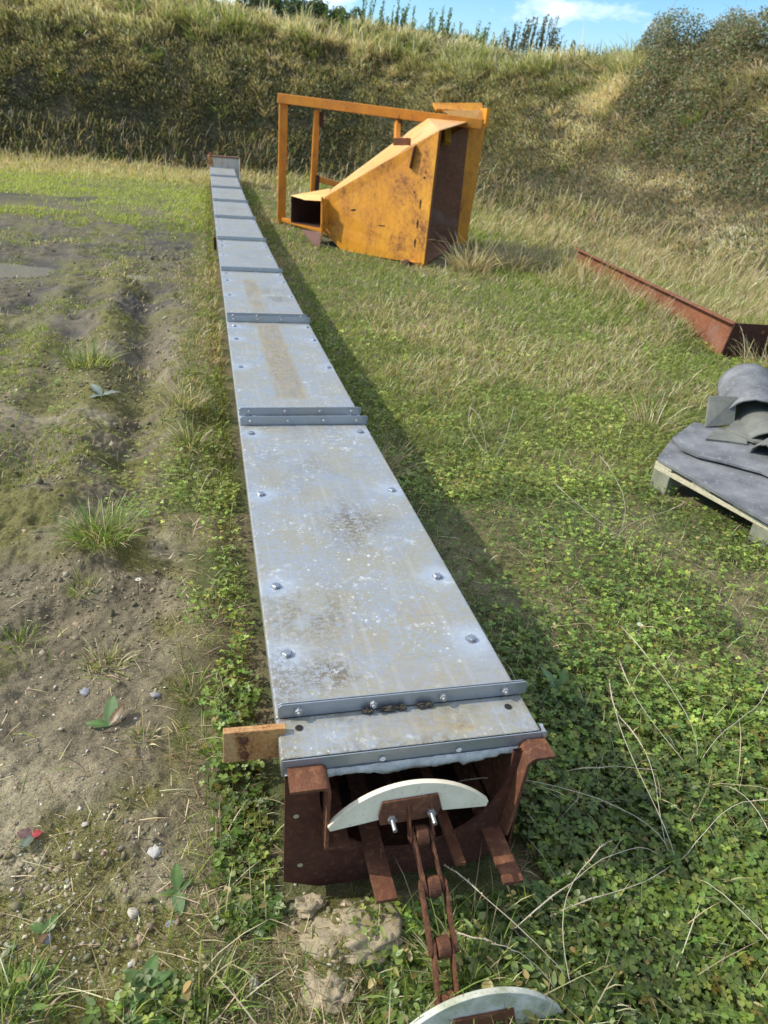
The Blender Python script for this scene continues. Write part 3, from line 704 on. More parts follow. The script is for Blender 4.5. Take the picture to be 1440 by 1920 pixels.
# elongated slots near the mouth edge
nv = (Vector(D)-Vector(A)).cross(Vector(Cq)-Vector(A)).normalized()
if nv.y > 0: nv = -nv
def onp(s, t):   # point on the near panel: s along from narrow to wide, t from bottom to top
    lo = Vector(D).lerp(Vector(Cq), s); hi = Vector(A).lerp(Vector(Bq), s); return lo.lerp(hi, t)
for s, t0, t1, wd in ((.90, .12, .20, .012), (.905, .28, .36, .010), (.91, .44, .53, .010), (.92, .68, .70, .014), (.925, .72, .735, .010), (.30, .50, .53, .05), (.845, .585, .60, .016), (.58, .28, .29, .07)):
    mb = MB(); a = onp(s, t0)+nv*.016; b = onp(s, t1)+nv*.016; e = (onp(s+.05, t0)-onp(s, t0)).normalized()*wd
    mb.add([a-e*.4, a+e*.4, b.lerp(a, .3)+e, b, b.lerp(a, .4)-e], [(0, 1, 2, 3, 4)]); part('slot', mb, M_black, near)
# foot under the near corner
mb = MB(); mb.box(2.46, 2.66, 9.02, 9.2, -.21, -.12); part('foot', mb, M_orange, HP, .004); mb = MB(); mb.tube([(2.44, 9.0, -.17), (2.44, 9.2, -.17)], .055, 14); part('foot', mb, M_rustd, HP)
# outlet chute with its dark opening facing the conveyor
Nt, Nb = (1.47, 10.1, .43), (1.48, 10.1, .09); Lt, Lb = (1.13, 10.7, .42), (1.13, 10.7, .07); Mt = (1.30, 10.45, .40)
face('chute_side', [Lt, Lb, (1.75, 11.1, .05), (1.75, 11.1, .46)], M_rustd)
face('chute_top', [Lt, Mt, Nt, (1.60, 10.25, .50), (1.70, 10.95, .52)], mat_paint('orange_paint_chute', (.74, .42, .12), (.80, .50, .20), .15, 1.0), .008)
face('chute_side', [Nt, Nb, (1.60, 10.18, .08), (1.60, 10.18, .46)], M_orange)
face('chute_back', [(1.55, 10.3, .42), (1.55, 10.3, .07), (1.68, 11.0, .06), (1.68, 11.0, .42)], M_rustd)
face('chute_floor', [Lb, Nb, (1.6, 10.3, .06), (1.7, 11.0, .05)], M_rustd)
mb = MB(); mb.bar((1.485, 10.10, -.02), (1.475, 10.10, .47), .05, .03, (1, 0, 0)); mb.bar((1.475, 10.07, .14), (1.475, 10.07, .38), .07, .02, (1, 0, 0)); part('chute_rim', mb, M_orangeb, HP, .003)
face('hanging_flap', [(1.23, 10.35, .03), (1.47, 10.08, .04), (1.46, 10.06, -.14), (1.41, 10.1, -.165)], mat_rust('rust_pale', (.22, .12, .10), (.28, .16, .13), (.30, .18, .14), .5), .006)
# square tube frame
def tube(name, a, b, wd=.11, hd=.11, mat=M_orangeb, root=HP, up=(0, 0, 1)):
    mb = MB(); mb.bar(a, b, wd, hd, up); return part(name, mb, mat, root, .008)
bmx = tube('frame_beam', (1.10, 12.3, 1.60), (3.78, 10.75, 1.47), .10, .13)
tube('frame_post', (1.17, 12.3, 1.54), (1.15, 12.3, -.13), .125, .10, up=(0, 1, 0))
tube('frame_post', (1.64, 12.05, 1.49), (1.60, 12.05, -.1), .09, .10, up=(0, 1, 0))
tube('frame_brace', (1.70, 12.02, .56), (2.5, 11.7, .42), .07, .085)
tube('frame_brace', (1.18, 12.25, -.07), (1.75, 10.9, -.06), .07, .06)
tube('frame_post', (2.72, 11.42, 1.44), (2.58, 10.75, 1.0), .075, .075, up=(0, 1, 0))
tube('frame_post', (3.36, 11.1, 1.46), (3.32, 10.85, 1.2), .10, .08, mat_paint('olive_orange', (.40, .22, .02), (.45, .26, .03), .3, 2), up=(0, 1, 0))
mb = MB(); mb.tube([(2.47, 11.5, 1.52), (2.53, 11.49, 1.535), (2.62, 11.45, 1.52), (2.76, 11.40, 1.46)], [.022, .034, .03, .02], 8); part('handle', mb, M_orange, HP, smooth=True)
for p, q in (((1.70, 12.0, 1.47), (1.70, 12.0, 1.28)), ((1.67, 12.0, .62), (1.66, 12.0, .36)), ((2.0, 11.86, .53), (2.02, 11.85, .45)), ((2.73, 11.34, 1.52), (2.74, 11.32, 1.36))):
    mb = MB(); mb.bar(p, q, .06, .05, (0, 1, 0)); part('bracket', mb, M_rustd, HP, .004)
for t in (.09, .27, .56, .72):
    p = Vector((1.10, 12.3, 1.60)).lerp(Vector((3.86, 10.9, 1.46)), t); mb = MB(); mb.box(-.008, .008, -.054, .054, -.069, .069, Matrix.Translation(p) @ Matrix.Rotation(-.47, 4, 'Z'))
    part('weld_seam', mb, M_rustd, bmx)

# ------------------------------------------------------------------ RUSTY TROUGH SECTION on the right
TS = empty('rusty_trough', (4.05, 4.97, -.165), 'rusty red steel trough section with an end plate, lying in long grass below the bank', 'trough', rz=-.13)
mb = MB(); mb.strip([(-.005, .31), (.05, .31), (.055, .30), (.02, .01), (.45, .01)], .02, 3.95, .008)
part('channel', mb, M_rustf, TS, .003, world=False)
mb = MB(); mb.poly([(-.045, 0, -.01), (.56, 0, -.01), (.56, 0, .325), (.005, 0, .325)], (0, 1, 0), .014); part('end_plate', mb, M_rustd, TS, .002, world=False, label='dark brown end plate')
for x, z in ((.06, .27), (.25, .27), (.06, .08)): mb = MB(); mb.add([(x+.014*math.cos(2*PI*a/12), -.016, z+.014*math.sin(2*PI*a/12)) for a in range(12)], [tuple(range(12))]); part('bolt_hole', mb, M_rustf, TS, world=False)

# ------------------------------------------------------------------ PALLET and grey sheets
e1 = np.array((.24, -.97, 0)); e2 = np.array((.97, .24, 0)); PO = np.array((1.985, 2.68, -.09))
def P3(a, b, z): return tuple(PO+e1*a+e2*b+np.array((0, 0, z)))
PL = empty('wooden_pallet', tuple(PO), 'pale weathered wooden pallet under a pile of broken grey sheets', 'pallet')
def pbox(name, a0, a1, b0, b1, z0, z1, mat):
    p = [P3(a, b, z) for a in (a0, a1) for b in (b0, b1) for z in (z0, z1)]
    mb = MB(); mb.add(p, [(0, 1, 3, 2), (4, 6, 7, 5), (0, 4, 5, 1), (2, 3, 7, 6), (0, 2, 6, 4), (1, 5, 7, 3)]); return part(name, mb, mat, PL, .003)
for b in (0, .36, .72): pbox('stringer_board', -.0, 1.2, b, b+.09, .098, .120, M_wood)
for b in (0, .36, .72):
    for a in (.0, .55, 1.1): pbox('block', a, a+.10, b, b+.09, .0, .097, M_woodg)
for a in (0, .22, .44, .66, .88, 1.1): pbox('deck_board', a, a+.10, 0, .81, .121, .138, M_wood)
def sheet(name, pts, th, label, mat=M_sheet, group='broken grey sheets piled on the pallet'):
    """pts: (x,y,z) outline; grid-free plate with thickness"""
    p = [Vector(q) for q in pts]; n = (p[1]-p[0]).cross(p[2]-p[0]).normalized()
    if n.z < 0: n = -n
    c = sum(p, Vector())/len(p); root = p[0]
    mb = MB(); mb.poly([tuple(q-root) for q in p], n, th)
    o = link(name, mb.mesh(name, mat)); o.location = root; fixn(o); bev(o, .0008, 1); tag(o, label, 'roof sheet', group); return o
sheet('flat_sheet', [(1.982, 2.668, .052), (2.175, 2.86, .062), (2.70, 2.45, .080), (3.0, 1.95, .072), (2.30, 1.60, .052), (2.102, 2.064, .050)], .016, 'lowest and largest grey sheet overhanging the pallet, smooth straight front edge')
sheet('flat_sheet', [(2.165, 2.845, .083), (2.40, 3.02, .090), (2.95, 2.55, .110), (2.60, 2.15, .095), (2.36, 2.385, .088), (2.345, 2.43, .088), (2.235, 2.55, .088), (2.155, 2.62, .086), (2.125, 2.70, .084)], .012, 'grey sheet with a notched front corner overlapping the lowest sheet')
sheet('sheet_fragment', [(2.46, 2.86, .118), (2.62, 2.98, .128), (3.05, 2.70, .135), (2.85, 2.40, .124), (2.50, 2.70, .118)], .012, 'cracked narrow grey sheet lying behind the notched one', M_sheetm)
sheet('sheet_fragment', [(2.41, 2.95, .10), (2.565, 2.94, .115), (2.60, 3.02, .235), (2.47, 3.06, .225)], .012, 'small upright broken grey piece leaning at the pile top left', M_sheetm)
def ridge(name, c, d, rad, ln, a0, a1, label, mat, up=(0, 0, 1), tw=.03):
    d = Vector(d).normalized(); u = Vector(up); s_ = d.cross(u).normalized(); u = s_.cross(d); mb = MB(); n = 18; vs = []
    for j in range(9):
        for i in range(n+1):
            t = a0+(a1-a0)*i/n; r = rad*(1.0+.0*t)
            jag = (.020*float(vnoise(i*.9, 3+rad*50, 5)) if j in (0, 8) else 0)*(1 if j == 8 else -1)
            vs.append(d*(ln*(j/8-.5)+jag)+s_*math.cos(t)*r+u*math.sin(t)*r)
    mb.add(vs, [(j*(n+1)+i, j*(n+1)+i+1, (j+1)*(n+1)+i+1, (j+1)*(n+1)+i) for j in range(8) for i in range(n)])
    o = link(name, mb.mesh(name, mat, True)); o.location = c; m = o.modifiers.new('t', 'SOLIDIFY'); m.thickness = .009
    tag(o, label, 'ridge piece', 'curved grey ridge pieces on the pallet'); return o
ridge('ridge_tile', (2.80, 3.14, .135), (-.53, -.85, -.10), .145, .50, .0, PI, 'large half round grey ridge piece topmost on the left of the pile', M_sheet)
ridge('ridge_tile', (2.70, 2.88, .065), (-.45, -.89, -.06), .125, .42, .0, PI, 'half round grey ridge piece tucked beneath the topmost one', M_sheetm)
ridge('ridge_tile', (3.12, 3.12, .14), (-.50, -.86, -.08), .145, .50, .0, PI, 'grey ridge piece behind the others at the right photo edge', M_sheet)
ridge('ridge_tile', (2.62, 2.66, .115), (.80, .45, .05), .055, .36, -.5, 3.3, 'narrow rolled grey ridge piece lying across the sheets', M_sheetm)
sheet('sheet_fragment', [(2.66, 2.93, .135), (2.80, 3.02, .15), (2.96, 2.86, .19), (2.84, 2.72, .17), (2.74, 2.78, .14)], .010, 'small broken grey shard lying between the ridge pieces', M_sheet)
sheet('sheet_fragment', [(2.30, 2.78, .103), (2.42, 2.88, .112), (2.54, 2.80, .118), (2.47, 2.70, .106), (2.40, 2.74, .104)], .010, 'little broken grey chip on top of the notched sheet', M_sheetm)
sheet('sheet_fragment', [(2.70, 2.50, .13), (2.78, 2.62, .135), (3.05, 2.48, .15), (2.98, 2.32, .14)], .012, 'thick grey fragment at the right end of the pile', M_sheet)
ridge('ridge_tile', (2.98, 2.90, .10), (-.2, -.97, -.1), .10, .34, .1, 2.7, 'smaller curved grey ridge piece wedged beside the tucked one', M_sheetm)
#VEG
# ------------------------------------------------------------------ VEGETATION
def camdist(x, y): return np.hypot(x, y)
def blades(P, D, Ln, Wd, droop, C0, C1, nseg=3, sdir=None):
    """P (n,3) roots, D (n,3) unit dirs, droop (n,3) bend at the tip"""
    n = len(P)
    if sdir is None:
        a = rng.uniform(0, 2*PI, n); sdir = np.stack([np.cos(a), np.sin(a), 0*a], 1)
    t = np.linspace(0, 1, nseg+1); V = []; C = []
    for i, ti in enumerate(t):
        c = P+D*(Ln*ti)[:, None]+droop*(ti*ti)
        col = C0+(C1-C0)*ti  # darker root colours from the callers paint shading at the blade base
        if i < nseg:
            wv = sdir*(Wd*(1-.55*ti**1.5)/2)[:, None]; V += [c-wv, c+wv]; C += [col, col]
        else: V.append(c); C.append(col)
    k = 2*nseg+1
    V = np.stack(V, 1).reshape(-1, 3); C = np.stack(C, 1).reshape(-1, 3)
    b = (np.arange(n)*k)[:, None]
    q = [b+np.array([2*i, 2*i+1, 2*i+3, 2*i+2]) for i in range(nseg-1)]
    tri = b+np.array([2*nseg-2, 2*nseg-1, 2*nseg])
    return V, (np.concatenate(q) if q else np.zeros((0, 4), int)), tri, C
class Acc:
    def __init__(s): s.V = []; s.Q = []; s.T = []; s.C = []; s.n = 0
    def add(s, V, Q, T, C):
        s.V.append(V); s.C.append(C)
        if Q is not None and len(Q): s.Q.append(Q+s.n)
        if T is not None and len(T): s.T.append(T+s.n)
        s.n += len(V)
    def obj(s, name, mat, parent=None, off=None, smooth=False):
        V = np.concatenate(s.V)
        if off is not None: V = V-np.array(off)
        F_ = [np.concatenate(a) for a in (s.Q, s.T) if a]
        return link(name, np_mesh(name, V, F_, mat, np.clip(np.concatenate(s.C), 0, 1), smooth), parent)
def rdir(n, lean=.35, bias=(0, 0)):
    a = rng.uniform(0, 2*PI, n); l = np.abs(rng.normal(0, lean, n))
    d = np.stack([np.cos(a)*l+bias[0], np.sin(a)*l+bias[1], np.ones(n)], 1); return d/np.linalg.norm(d, axis=1)[:, None]
GAIN = 2.35
def pick(n, pal, jit=.18, wts=None):
    pal = np.array(pal, float); i = rng.choice(len(pal), n, p=wts)
    return GAIN*pal[i]*(1+jit*rng.normal(size=(n, 1)))*(1+.06*rng.normal(size=(n, 3)))
GREEN = [(.115, .165, .028), (.085, .13, .024), (.155, .20, .04), (.06, .095, .02)]
STRAW = [(.40, .34, .21), (.31, .26, .15), (.48, .42, .28), (.24, .19, .115)]
BROWN = [(.17, .12, .075), (.12, .085, .055), (.21, .16, .10)]
def roots(x, y, dz=-.004): return np.stack([x, y, ground_h(x, y, False)+dz], 1)
def clear(x, y):
    """keeps plants out of solid things"""
    ok = ~((x > .075) & (x < .60) & (y > .90) & (y < 17.55))
    ok &= ~((x > .09) & (x < .62) & (y > .80) & (y < .95))
    ok &= ~((x > 1.5) & (x < 3.75) & (y > 9.0+(2.6-x)*1.05) & (y < 11.2) & (y > 9.0) & (x > 1.6+(y-10)*.0))
    u = (x-1.985)*.24+(y-2.68)*-.97; v = (x-1.985)*.97+(y-2.68)*.24
    ok &= ~((u > .02) & (u < 1.2) & (v > .03) & (v < 1.0))
    c_, s_ = math.cos(.13), math.sin(.13); a = (x-4.05)*c_-(y-4.97)*s_; b = (x-4.05)*s_+(y-4.97)*c_
    ok &= ~((a > -.02) & (a < .5) & (b > -.02) & (b < 3.95)); return ok
def samp(n, y0, y1, p=1.0, xl=-.75, xr=1.15, m=.8):
    """positions whose density falls off with distance"""
    u = rng.uniform(0, 1, n)
    y = y0*(y1/y0)**u if p == 1 else (y0**(1-p)+u*(y1**(1-p)-y0**(1-p)))**(1/(1-p))
    lo = xl*y-m; hi = xr*y+m; return lo+(hi-lo)*rng.uniform(0, 1, n), y
def thin(x, y, d): k = rng.uniform(0, 1, len(x)) < d; return x[k], y[k]

# --- fields that drive density
def f_clover(x, y):
    right = ss(.55, .72, x)*(1-mudmask(x, y)*.93)
    right = right*(ss(7.5, 3.6, y)*.8+.2*ss(9, 6, y))
    right = right*(.22+.78*ss(.34, .50, fbm(x*2.2, y*1.9, 4, 91)))
    front = ss(.20, .30, x)*ss(.83, .78, y)*(x <= .62)*1.0
    strip = ss(-.075+.04*ss(2, 1.4, y), -.02+.04*ss(2, 1.4, y), x-.05*np.sin(y*4)-.04*(fbm(x*4, y*4, 2, 92)-.5)*2)*ss(.10, .07, x)*(ss(.78, .9, y))*(ss(.38, .52, fbm(x*5+3, y*3.6, 3, 93))*.85+.06)*ss(6, 4, y)
    patch = .9*ell(x, y, -.20, 3.02, .22, .30)+.9*ell(x, y, -.72, 4.0, .35, .45)*ss(.35, .5, fbm(x*4, y*4, 3, 94))+.55*ell(x, y, -.26, 2.62, .12, .14)+.8*ell(x, y, -.06, 1.95, .05, .12)+.5*ell(x, y, -.37, .78, .06, .05)+.55*ell(x, y, -.12, .70, .07, .03)
    return np.clip(np.maximum(np.maximum(right, front), np.maximum(strip, patch)), 0, 1)
def f_grass(x, y):
    g = (1-mudmask(x, y)*1.0)
    left = mudmask(x, y)*(.95*ss(.46, .56, fbm(x*2.4+2, y*1.9, 4, 95))*ss(2.3, 3.4, y)*(1-.7*np.exp(-((x+.36+.04*(y-3))/.15)**2)*ss(2.5, 3, y))+.5*ell(x, y, -.42, 2.38, .12, .1)+.5*ell(x, y, -.15, 3.7, .1, .15)+.8*ell(x, y, -.38, .76, .1, .06)+.8*ell(x, y, -.13, .70, .1, .03)+.035)
    return np.clip(np.maximum(g, left), 0, 1)

# --- clover: three-part leaves
def leaflet():
    v = []; pr = [(0, 0), (.30, .32), (.62, .50), (.90, .42), (1.0, .14)]
    for x_, w_ in pr: v += [(x_, -w_, .10*w_+.02), (x_, 0, 0), (x_, w_, .10*w_+.02)]
    return np.array(v)
def clover(x, y, size, acc, hmin=.01, hmax=.07, simple=False, pal=None):
    n = len(x)
    if n == 0: return
    shade = 1-.45*ss(.42, .58, x)*ss(1.45, .95, y)  # taller clover at the near right is a deeper green
    base = roots(x, y); h = hmin+(hmax-hmin)*rng.beta(1.6, 1.8, n)*(1-.65*ss(.66, .5, x)*(y < 1.2))
    off = rng.normal(0, .012, (n, 2)); ctr = base.copy(); ctr[:, :2] += off; ctr[:, 2] += h
    col = pick(n, pal or [(.095, .165, .03), (.075, .135, .026), (.13, .20, .04), (.06, .105, .024)], .22); warm = rng.uniform(0, 1, n)[:, None]; col = col*(1+warm*np.array([.35, .08, .1]))
    yel = rng.uniform(0, 1, n) < .025; col[yel] = (.32, .27, .05)
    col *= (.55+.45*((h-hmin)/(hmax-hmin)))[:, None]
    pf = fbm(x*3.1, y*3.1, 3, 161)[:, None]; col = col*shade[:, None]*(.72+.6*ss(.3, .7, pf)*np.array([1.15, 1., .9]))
    a0 = rng.uniform(0, 2*PI, n); tx = rng.normal(0, .28, n); ty = rng.normal(0, .28, n)
    ns = np.stack([tx, ty, np.ones(n)], 1); ns /= np.linalg.norm(ns, axis=1)[:, None]
    for j in range(3):
        a = a0+j*2*PI/3+rng.normal(0, .12, n); d = np.stack([np.cos(a), np.sin(a), 0*a], 1); d -= ns*(d*ns).sum(1)[:, None]; d /= np.linalg.norm(d, axis=1)[:, None]
        s_ = np.cross(ns, d); sz = size*rng.uniform(.85, 1.15, n); rise = rng.uniform(-.15, .35, n)
        def pt(u, v, w_): return ctr+(d*u+s_*v+ns*(w_+rise[:, None]*u*.6))*sz[:, None]
        if simple:
            V = np.stack([pt(.02, 0, 0), pt(.65, -.48, .1), pt(1.0, 0, .0), pt(.65, .48, .1)], 1).reshape(-1, 3)
            q = (np.arange(n)*4)[:, None]+np.arange(4); acc.add(V, q, None, np.repeat(col, 4, 0))
        else:
            T = [(0, 0, 0), (.42, -.42, .10), (.42, .42, .10), (.45, 0, 0), (.84, -.46, .10), (.84, .46, .10), (.95, 0, .01), (1.0, -.2, .04), (1.0, .2, .04)]
            V = np.stack([pt(*p) for p in T], 1).reshape(-1, 3); b = (np.arange(n)*9)[:, None]
            q = np.concatenate([b+np.array(f) for f in ((1, 3, 6, 4), (3, 2, 5, 6))]); t = np.concatenate([b+np.array(f) for f in ((0, 3, 1), (0, 2, 3), (4, 6, 7), (6, 5, 8))])
            cc = np.repeat(col[:, None, :], 9, 1)*np.array([1.25, 1, 1, 1.12, .95, .95, 1, .95, .95])[None, :, None]
            acc.add(V, q, t, cc.reshape(-1, 3))
    # stalks
    V, q, t, C = blades(base, (ctr-base)/np.maximum(np.linalg.norm(ctr-base, axis=1), 1e-5)[:, None], np.linalg.norm(ctr-base, axis=1), np.full(n, .0016)+size*.03, np.zeros((n, 3)), col*.8, col*.9, 1)
    acc.add(V, None, t, C)
def roundleaf(x, y, size, acc):
    n = len(x); base = roots(x, y); h = rng.uniform(.008, .05, n); ctr = base.copy(); ctr[:, 2] += h; col = pick(n, [(.11, .15, .04), (.14, .17, .06), (.08, .11, .035), (.17, .14, .05)], .2)
    ns = np.stack([rng.normal(0, .4, n), rng.normal(0, .4, n), np.ones(n)], 1); ns /= np.linalg.norm(ns, axis=1)[:, None]; a = rng.uniform(0, 2*PI, n); d = np.stack([np.cos(a), np.sin(a), 0*a], 1); d -= ns*(d*ns).sum(1)[:, None]; s_ = np.cross(ns, d); el_ = rng.uniform(.3, .75, n)[:, None]; sz = size[:, None]
    V = np.stack([ctr]+[ctr+d*sz*u+s_*sz*v*el_+ns*sz*w_ for u, v, w_ in ((.3, -.7, .12), (.9, -.85, .1), (1.6, -.4, .0), (1.9, 0, -.1), (1.6, .4, 0), (.9, .85, .1), (.3, .7, .12), (.95, 0, -.03))], 1).reshape(-1, 3)
    b = (np.arange(n)*9)[:, None]; t = np.concatenate([b+np.array(f) for f in ((0, 1, 8), (1, 2, 8), (2, 3, 8), (3, 4, 8), (4, 5, 8), (5, 6, 8), (6, 7, 8), (7, 0, 8))]); acc.add(V, None, t, np.repeat(col, 9, 0))
ac = Acc()
x, y = samp(26000, .42, 4.5, 1.25); x, y = thin(x, y, f_clover(x, y)*clear(x, y)*ss(.40, .60, fbm(x*2.5+9, y*2.5, 3, 151))); roundleaf(x, y, rng.uniform(.005, .014, len(x)), ac)
tag(ac.obj('broadleaf_weeds', M_clover), kind='stuff')
ac = Acc()
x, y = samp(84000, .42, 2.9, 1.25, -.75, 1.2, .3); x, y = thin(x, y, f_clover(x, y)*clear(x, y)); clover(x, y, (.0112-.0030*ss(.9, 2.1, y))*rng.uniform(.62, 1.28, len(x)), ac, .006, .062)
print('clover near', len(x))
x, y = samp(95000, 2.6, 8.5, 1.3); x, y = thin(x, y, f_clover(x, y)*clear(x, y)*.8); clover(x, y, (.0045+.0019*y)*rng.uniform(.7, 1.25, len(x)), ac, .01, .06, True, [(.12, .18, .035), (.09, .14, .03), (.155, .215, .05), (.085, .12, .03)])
print('clover far', len(x))
tag(ac.obj('clover_patch', M_clover), kind='stuff')

# --- short grass
ac = Acc()
x, y = samp(90000, .42, 3.4, 1.25); x, y = thin(x, y, f_grass(x, y)*clear(x, y)*.85*(.4+.6*ss(.4, .6, fbm(x*3, y*3, 3, 96)))); n = len(x); print('grass near', n)
dryf = rng.uniform(0, 1, n) < .30
c = pick(n, GREEN); c[dryf] = pick(dryf.sum(), STRAW)*.75
Ln = rng.gamma(3.2, .019, n)*(1+.3*dryf); D = rdir(n, .6)
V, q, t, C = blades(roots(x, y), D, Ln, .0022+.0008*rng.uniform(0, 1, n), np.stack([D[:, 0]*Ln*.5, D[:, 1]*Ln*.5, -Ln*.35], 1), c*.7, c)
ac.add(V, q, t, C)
x, y = samp(480000, 2.2, 20, 1.15); xa = rng.uniform(-13, 1, 130000); ya = rng.uniform(11, 20.5, 130000); x = np.concatenate([x, xa]); y = np.concatenate([y, ya]); x, y = thin(x, y, ss(2.2, 4.2, y)*f_grass(x, y)*clear(x, y)*(sdist(x, y) < .2)); n = len(x); print('grass mid', n)
dn = fbm(x*1.1, y*.9, 4, 97)+.13*ss(1.5, 5.5, x)-.3*ss(.5, 0, x)*ss(9, 12, y)+.03*ss(3.2, 4.5, y)+.12*ell(x, y, 2.3, 5.4, .9, .9)-.10*ss(1.4, .8, x)-.2*ell(x, y, 2, 8.3, .9, .8)
pd = ss(.47, .60, dn)*ss(2.6, 4.4, y)
dryf = rng.uniform(0, 1, n) < pd*.38+.12+.75*ss(-4.6, -2.6, sdist(x, y))*(x < 1.5)
c = pick(n, [(.15, .20, .04), (.115, .16, .035), (.20, .245, .06), (.15, .165, .055)]); lush = ss(10.5, 13, y)*ss(.4, -.3, x)
c = c*(1+(.15+.5*fbm(x*1.2, y*1.2, 3, 145)[:, None])*lush[:, None]*np.array([1.1, 1., .5])); c[dryf] = pick(dryf.sum(), STRAW)*.9
Ln = rng.gamma(4, .0125, n)*(1+1.2*ss(-4.2, -2.4, sdist(x, y)))*(1+.6*pd*dryf)*(1-.35*(x < 0)*(y < 11)); D = rdir(n, .5, (.12, -.1))
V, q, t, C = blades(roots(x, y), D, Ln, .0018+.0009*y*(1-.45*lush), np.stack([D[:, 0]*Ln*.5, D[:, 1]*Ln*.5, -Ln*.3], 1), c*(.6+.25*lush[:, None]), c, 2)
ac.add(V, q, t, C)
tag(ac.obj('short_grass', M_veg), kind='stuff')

# --- matted thatch lying flat between the green: straw bits
ac = Acc()
x, y = samp(60000, .42, 6, 1.5); x, y = thin(x, y, clear(x, y)*(.25+.55*ss(.48, .6, fbm(x*2, y*2, 3, 98)))*(1-.78*mudmask(x, y))); n = len(x)
a = rng.uniform(0, 2*PI, n); D = np.stack([np.cos(a), np.sin(a), rng.uniform(.02, .35, n)], 1); Ln = rng.gamma(3, .016, n)
c = pick(n, STRAW+BROWN)*.72; V, q, t, C = blades(roots(x, y, .004), D, Ln, .0012+.0009*y, np.stack([0*a, 0*a, -Ln*.2], 1), c, c, 2); ac.add(V, q, t, C)
tag(ac.obj('dead_grass_litter', M_dry), kind='stuff')

# --- tall dry grass of the right and along the foot of the bank
ac = Acc()
def tall(n0, fx, scale, wk, lean=.35, pal=None, hk=1.):
    x, y = fx(n0); s_ = sdist(x, y)
    return x, y, s_
x, y = samp(330000, 3.4, 24, .75, -.75, 1.2); s_ = sdist(x, y)
k = ss(-2.9, -.4, s_)**1.5*(x > 1.0)*ss(3.2, 5.5, y+x*.2)+ss(-4.2, -2.0, s_)*(x <= 1.0)
k = k*(.25+.75*ss(.36, .55, fbm(x*1.1, y*1.1, 3, 101)))
k = np.maximum(k, .07*ell(x, y, 2.4, 5.6, 1.1, 1.2)*ss(.42, .6, fbm(x*2, y*2, 3, 102)))
k = np.maximum(k, .06*ss(2.5, 3.5, x)*ss(3.5, 4.5, y))
k = k*(1-.85*ell(x, y, 2.2, 8.4, .8, .55))
lx = 4.05+(y-4.97)*.13
k = np.maximum(k, .85*np.exp(-((x-lx+.17)/.13)**2)*ss(4.9, 5.4, y)*ss(9.2, 8.8, y)); k = np.maximum(k, .35*np.exp(-((x-lx+.4)/.3)**2)*ss(4.9, 5.4, y)*ss(9.2, 8.8, y))
x, y = thin(x, y, k*clear(x, y)*(s_ < .6)); n = len(x); print('tall', n)
s_ = sdist(x, y); big = ss(-2.5, -.3, s_); big = np.maximum(big, .75*np.exp(-((x-4.0-(y-4.97)*.13)/.3)**2)*ss(4.9, 5.4, y)*ss(9.2, 8.8, y))
Ln = rng.gamma(6, .033, n)*(.55+.75*big)*np.where(x < 1.5, .95, 1.)*(1-.55*ss(7, 5, y)); D = rdir(n, .34, (.10, -.12))
c = pick(n, STRAW, .2)*.9; gr = rng.uniform(0, 1, n) < .16+.25*(1-big); c[gr] = pick(gr.sum(), GREEN)
dkk = .62+.5*fbm(x*1.3, y*1.3, 3, 103); c *= dkk[:, None]
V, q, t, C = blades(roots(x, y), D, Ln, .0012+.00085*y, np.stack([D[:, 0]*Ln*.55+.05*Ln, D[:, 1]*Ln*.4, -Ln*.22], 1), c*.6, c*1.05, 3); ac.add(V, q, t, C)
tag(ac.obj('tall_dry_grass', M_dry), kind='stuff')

# --- vegetation of the bank
ac = Acc()
n0 = 560000
x = rng.uniform(-16, 17, n0); y = rng.uniform(4, 29, n0)
xa = rng.uniform(5.4, 14.5, 330000); ya = rng.uniform(5, 19.5, 330000); xb = rng.uniform(-15, 8, 420000); yb = rng.uniform(17.5, 24.5, 420000); kb = (sdist(xb, yb) > 0) & (sdist(xb, yb) < 3.2); x = np.concatenate([x, xa, xb[kb]]); y = np.concatenate([y, ya, yb[kb]])
inview = (x > -.75*y-2) & (x < .95*y+1.5); x, y = x[inview], y[inview]
s_ = sdist(x, y); kk = (s_ > -.1) & (s_ < 6.2)
x, y, s_ = x[kk], y[kk], s_[kk]
h, tb = bank(x, y, s_)
pn = fbm(x*.7, y*.7+h*.8, 4, 111); pn2 = fbm(x*2.2, h*2.5+y, 3, 112)
side = ss(5.5, 8, x)*ss(18.5, 15, y)
top = ss(.40, .75, tb)
steep = (tb < .34)
dens = .30+.7*ss(.3, .55, pn2); dens = np.maximum(dens, .8*side)
kq = rng.uniform(0, 1, len(x)) < dens
x, y, s_, h, tb, pn, pn2, side, top = [a[kq] for a in (x, y, s_, h, tb, pn, pn2, side, top)]
n = len(x); print('bank', n)
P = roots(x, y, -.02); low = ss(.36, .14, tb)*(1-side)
c = pick(n, [(.13, .12, .07), (.085, .085, .045), (.21, .185, .12), (.07, .072, .036)], .3)      # mixed dead stems
c2 = pick(n, [(.115, .13, .052), (.09, .105, .045), (.15, .16, .07)], .2)
c3 = pick(n, [(.34, .285, .20), (.26, .215, .15), (.42, .36, .26)], .2)
u = rng.uniform(0, 1, n)
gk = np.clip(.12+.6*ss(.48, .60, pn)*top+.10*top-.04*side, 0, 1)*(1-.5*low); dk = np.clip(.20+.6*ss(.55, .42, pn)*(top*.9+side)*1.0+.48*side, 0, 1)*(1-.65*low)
c = np.where((u < gk)[:, None], c2, c); c = np.where((u > 1-dk)[:, None], c3, c)
c *= (.68+.95*ss(.25, .75, pn2))[:, None]*(1-.32*low)[:, None]  # lower bank blades coloured darker, painting in the steep slope's shade
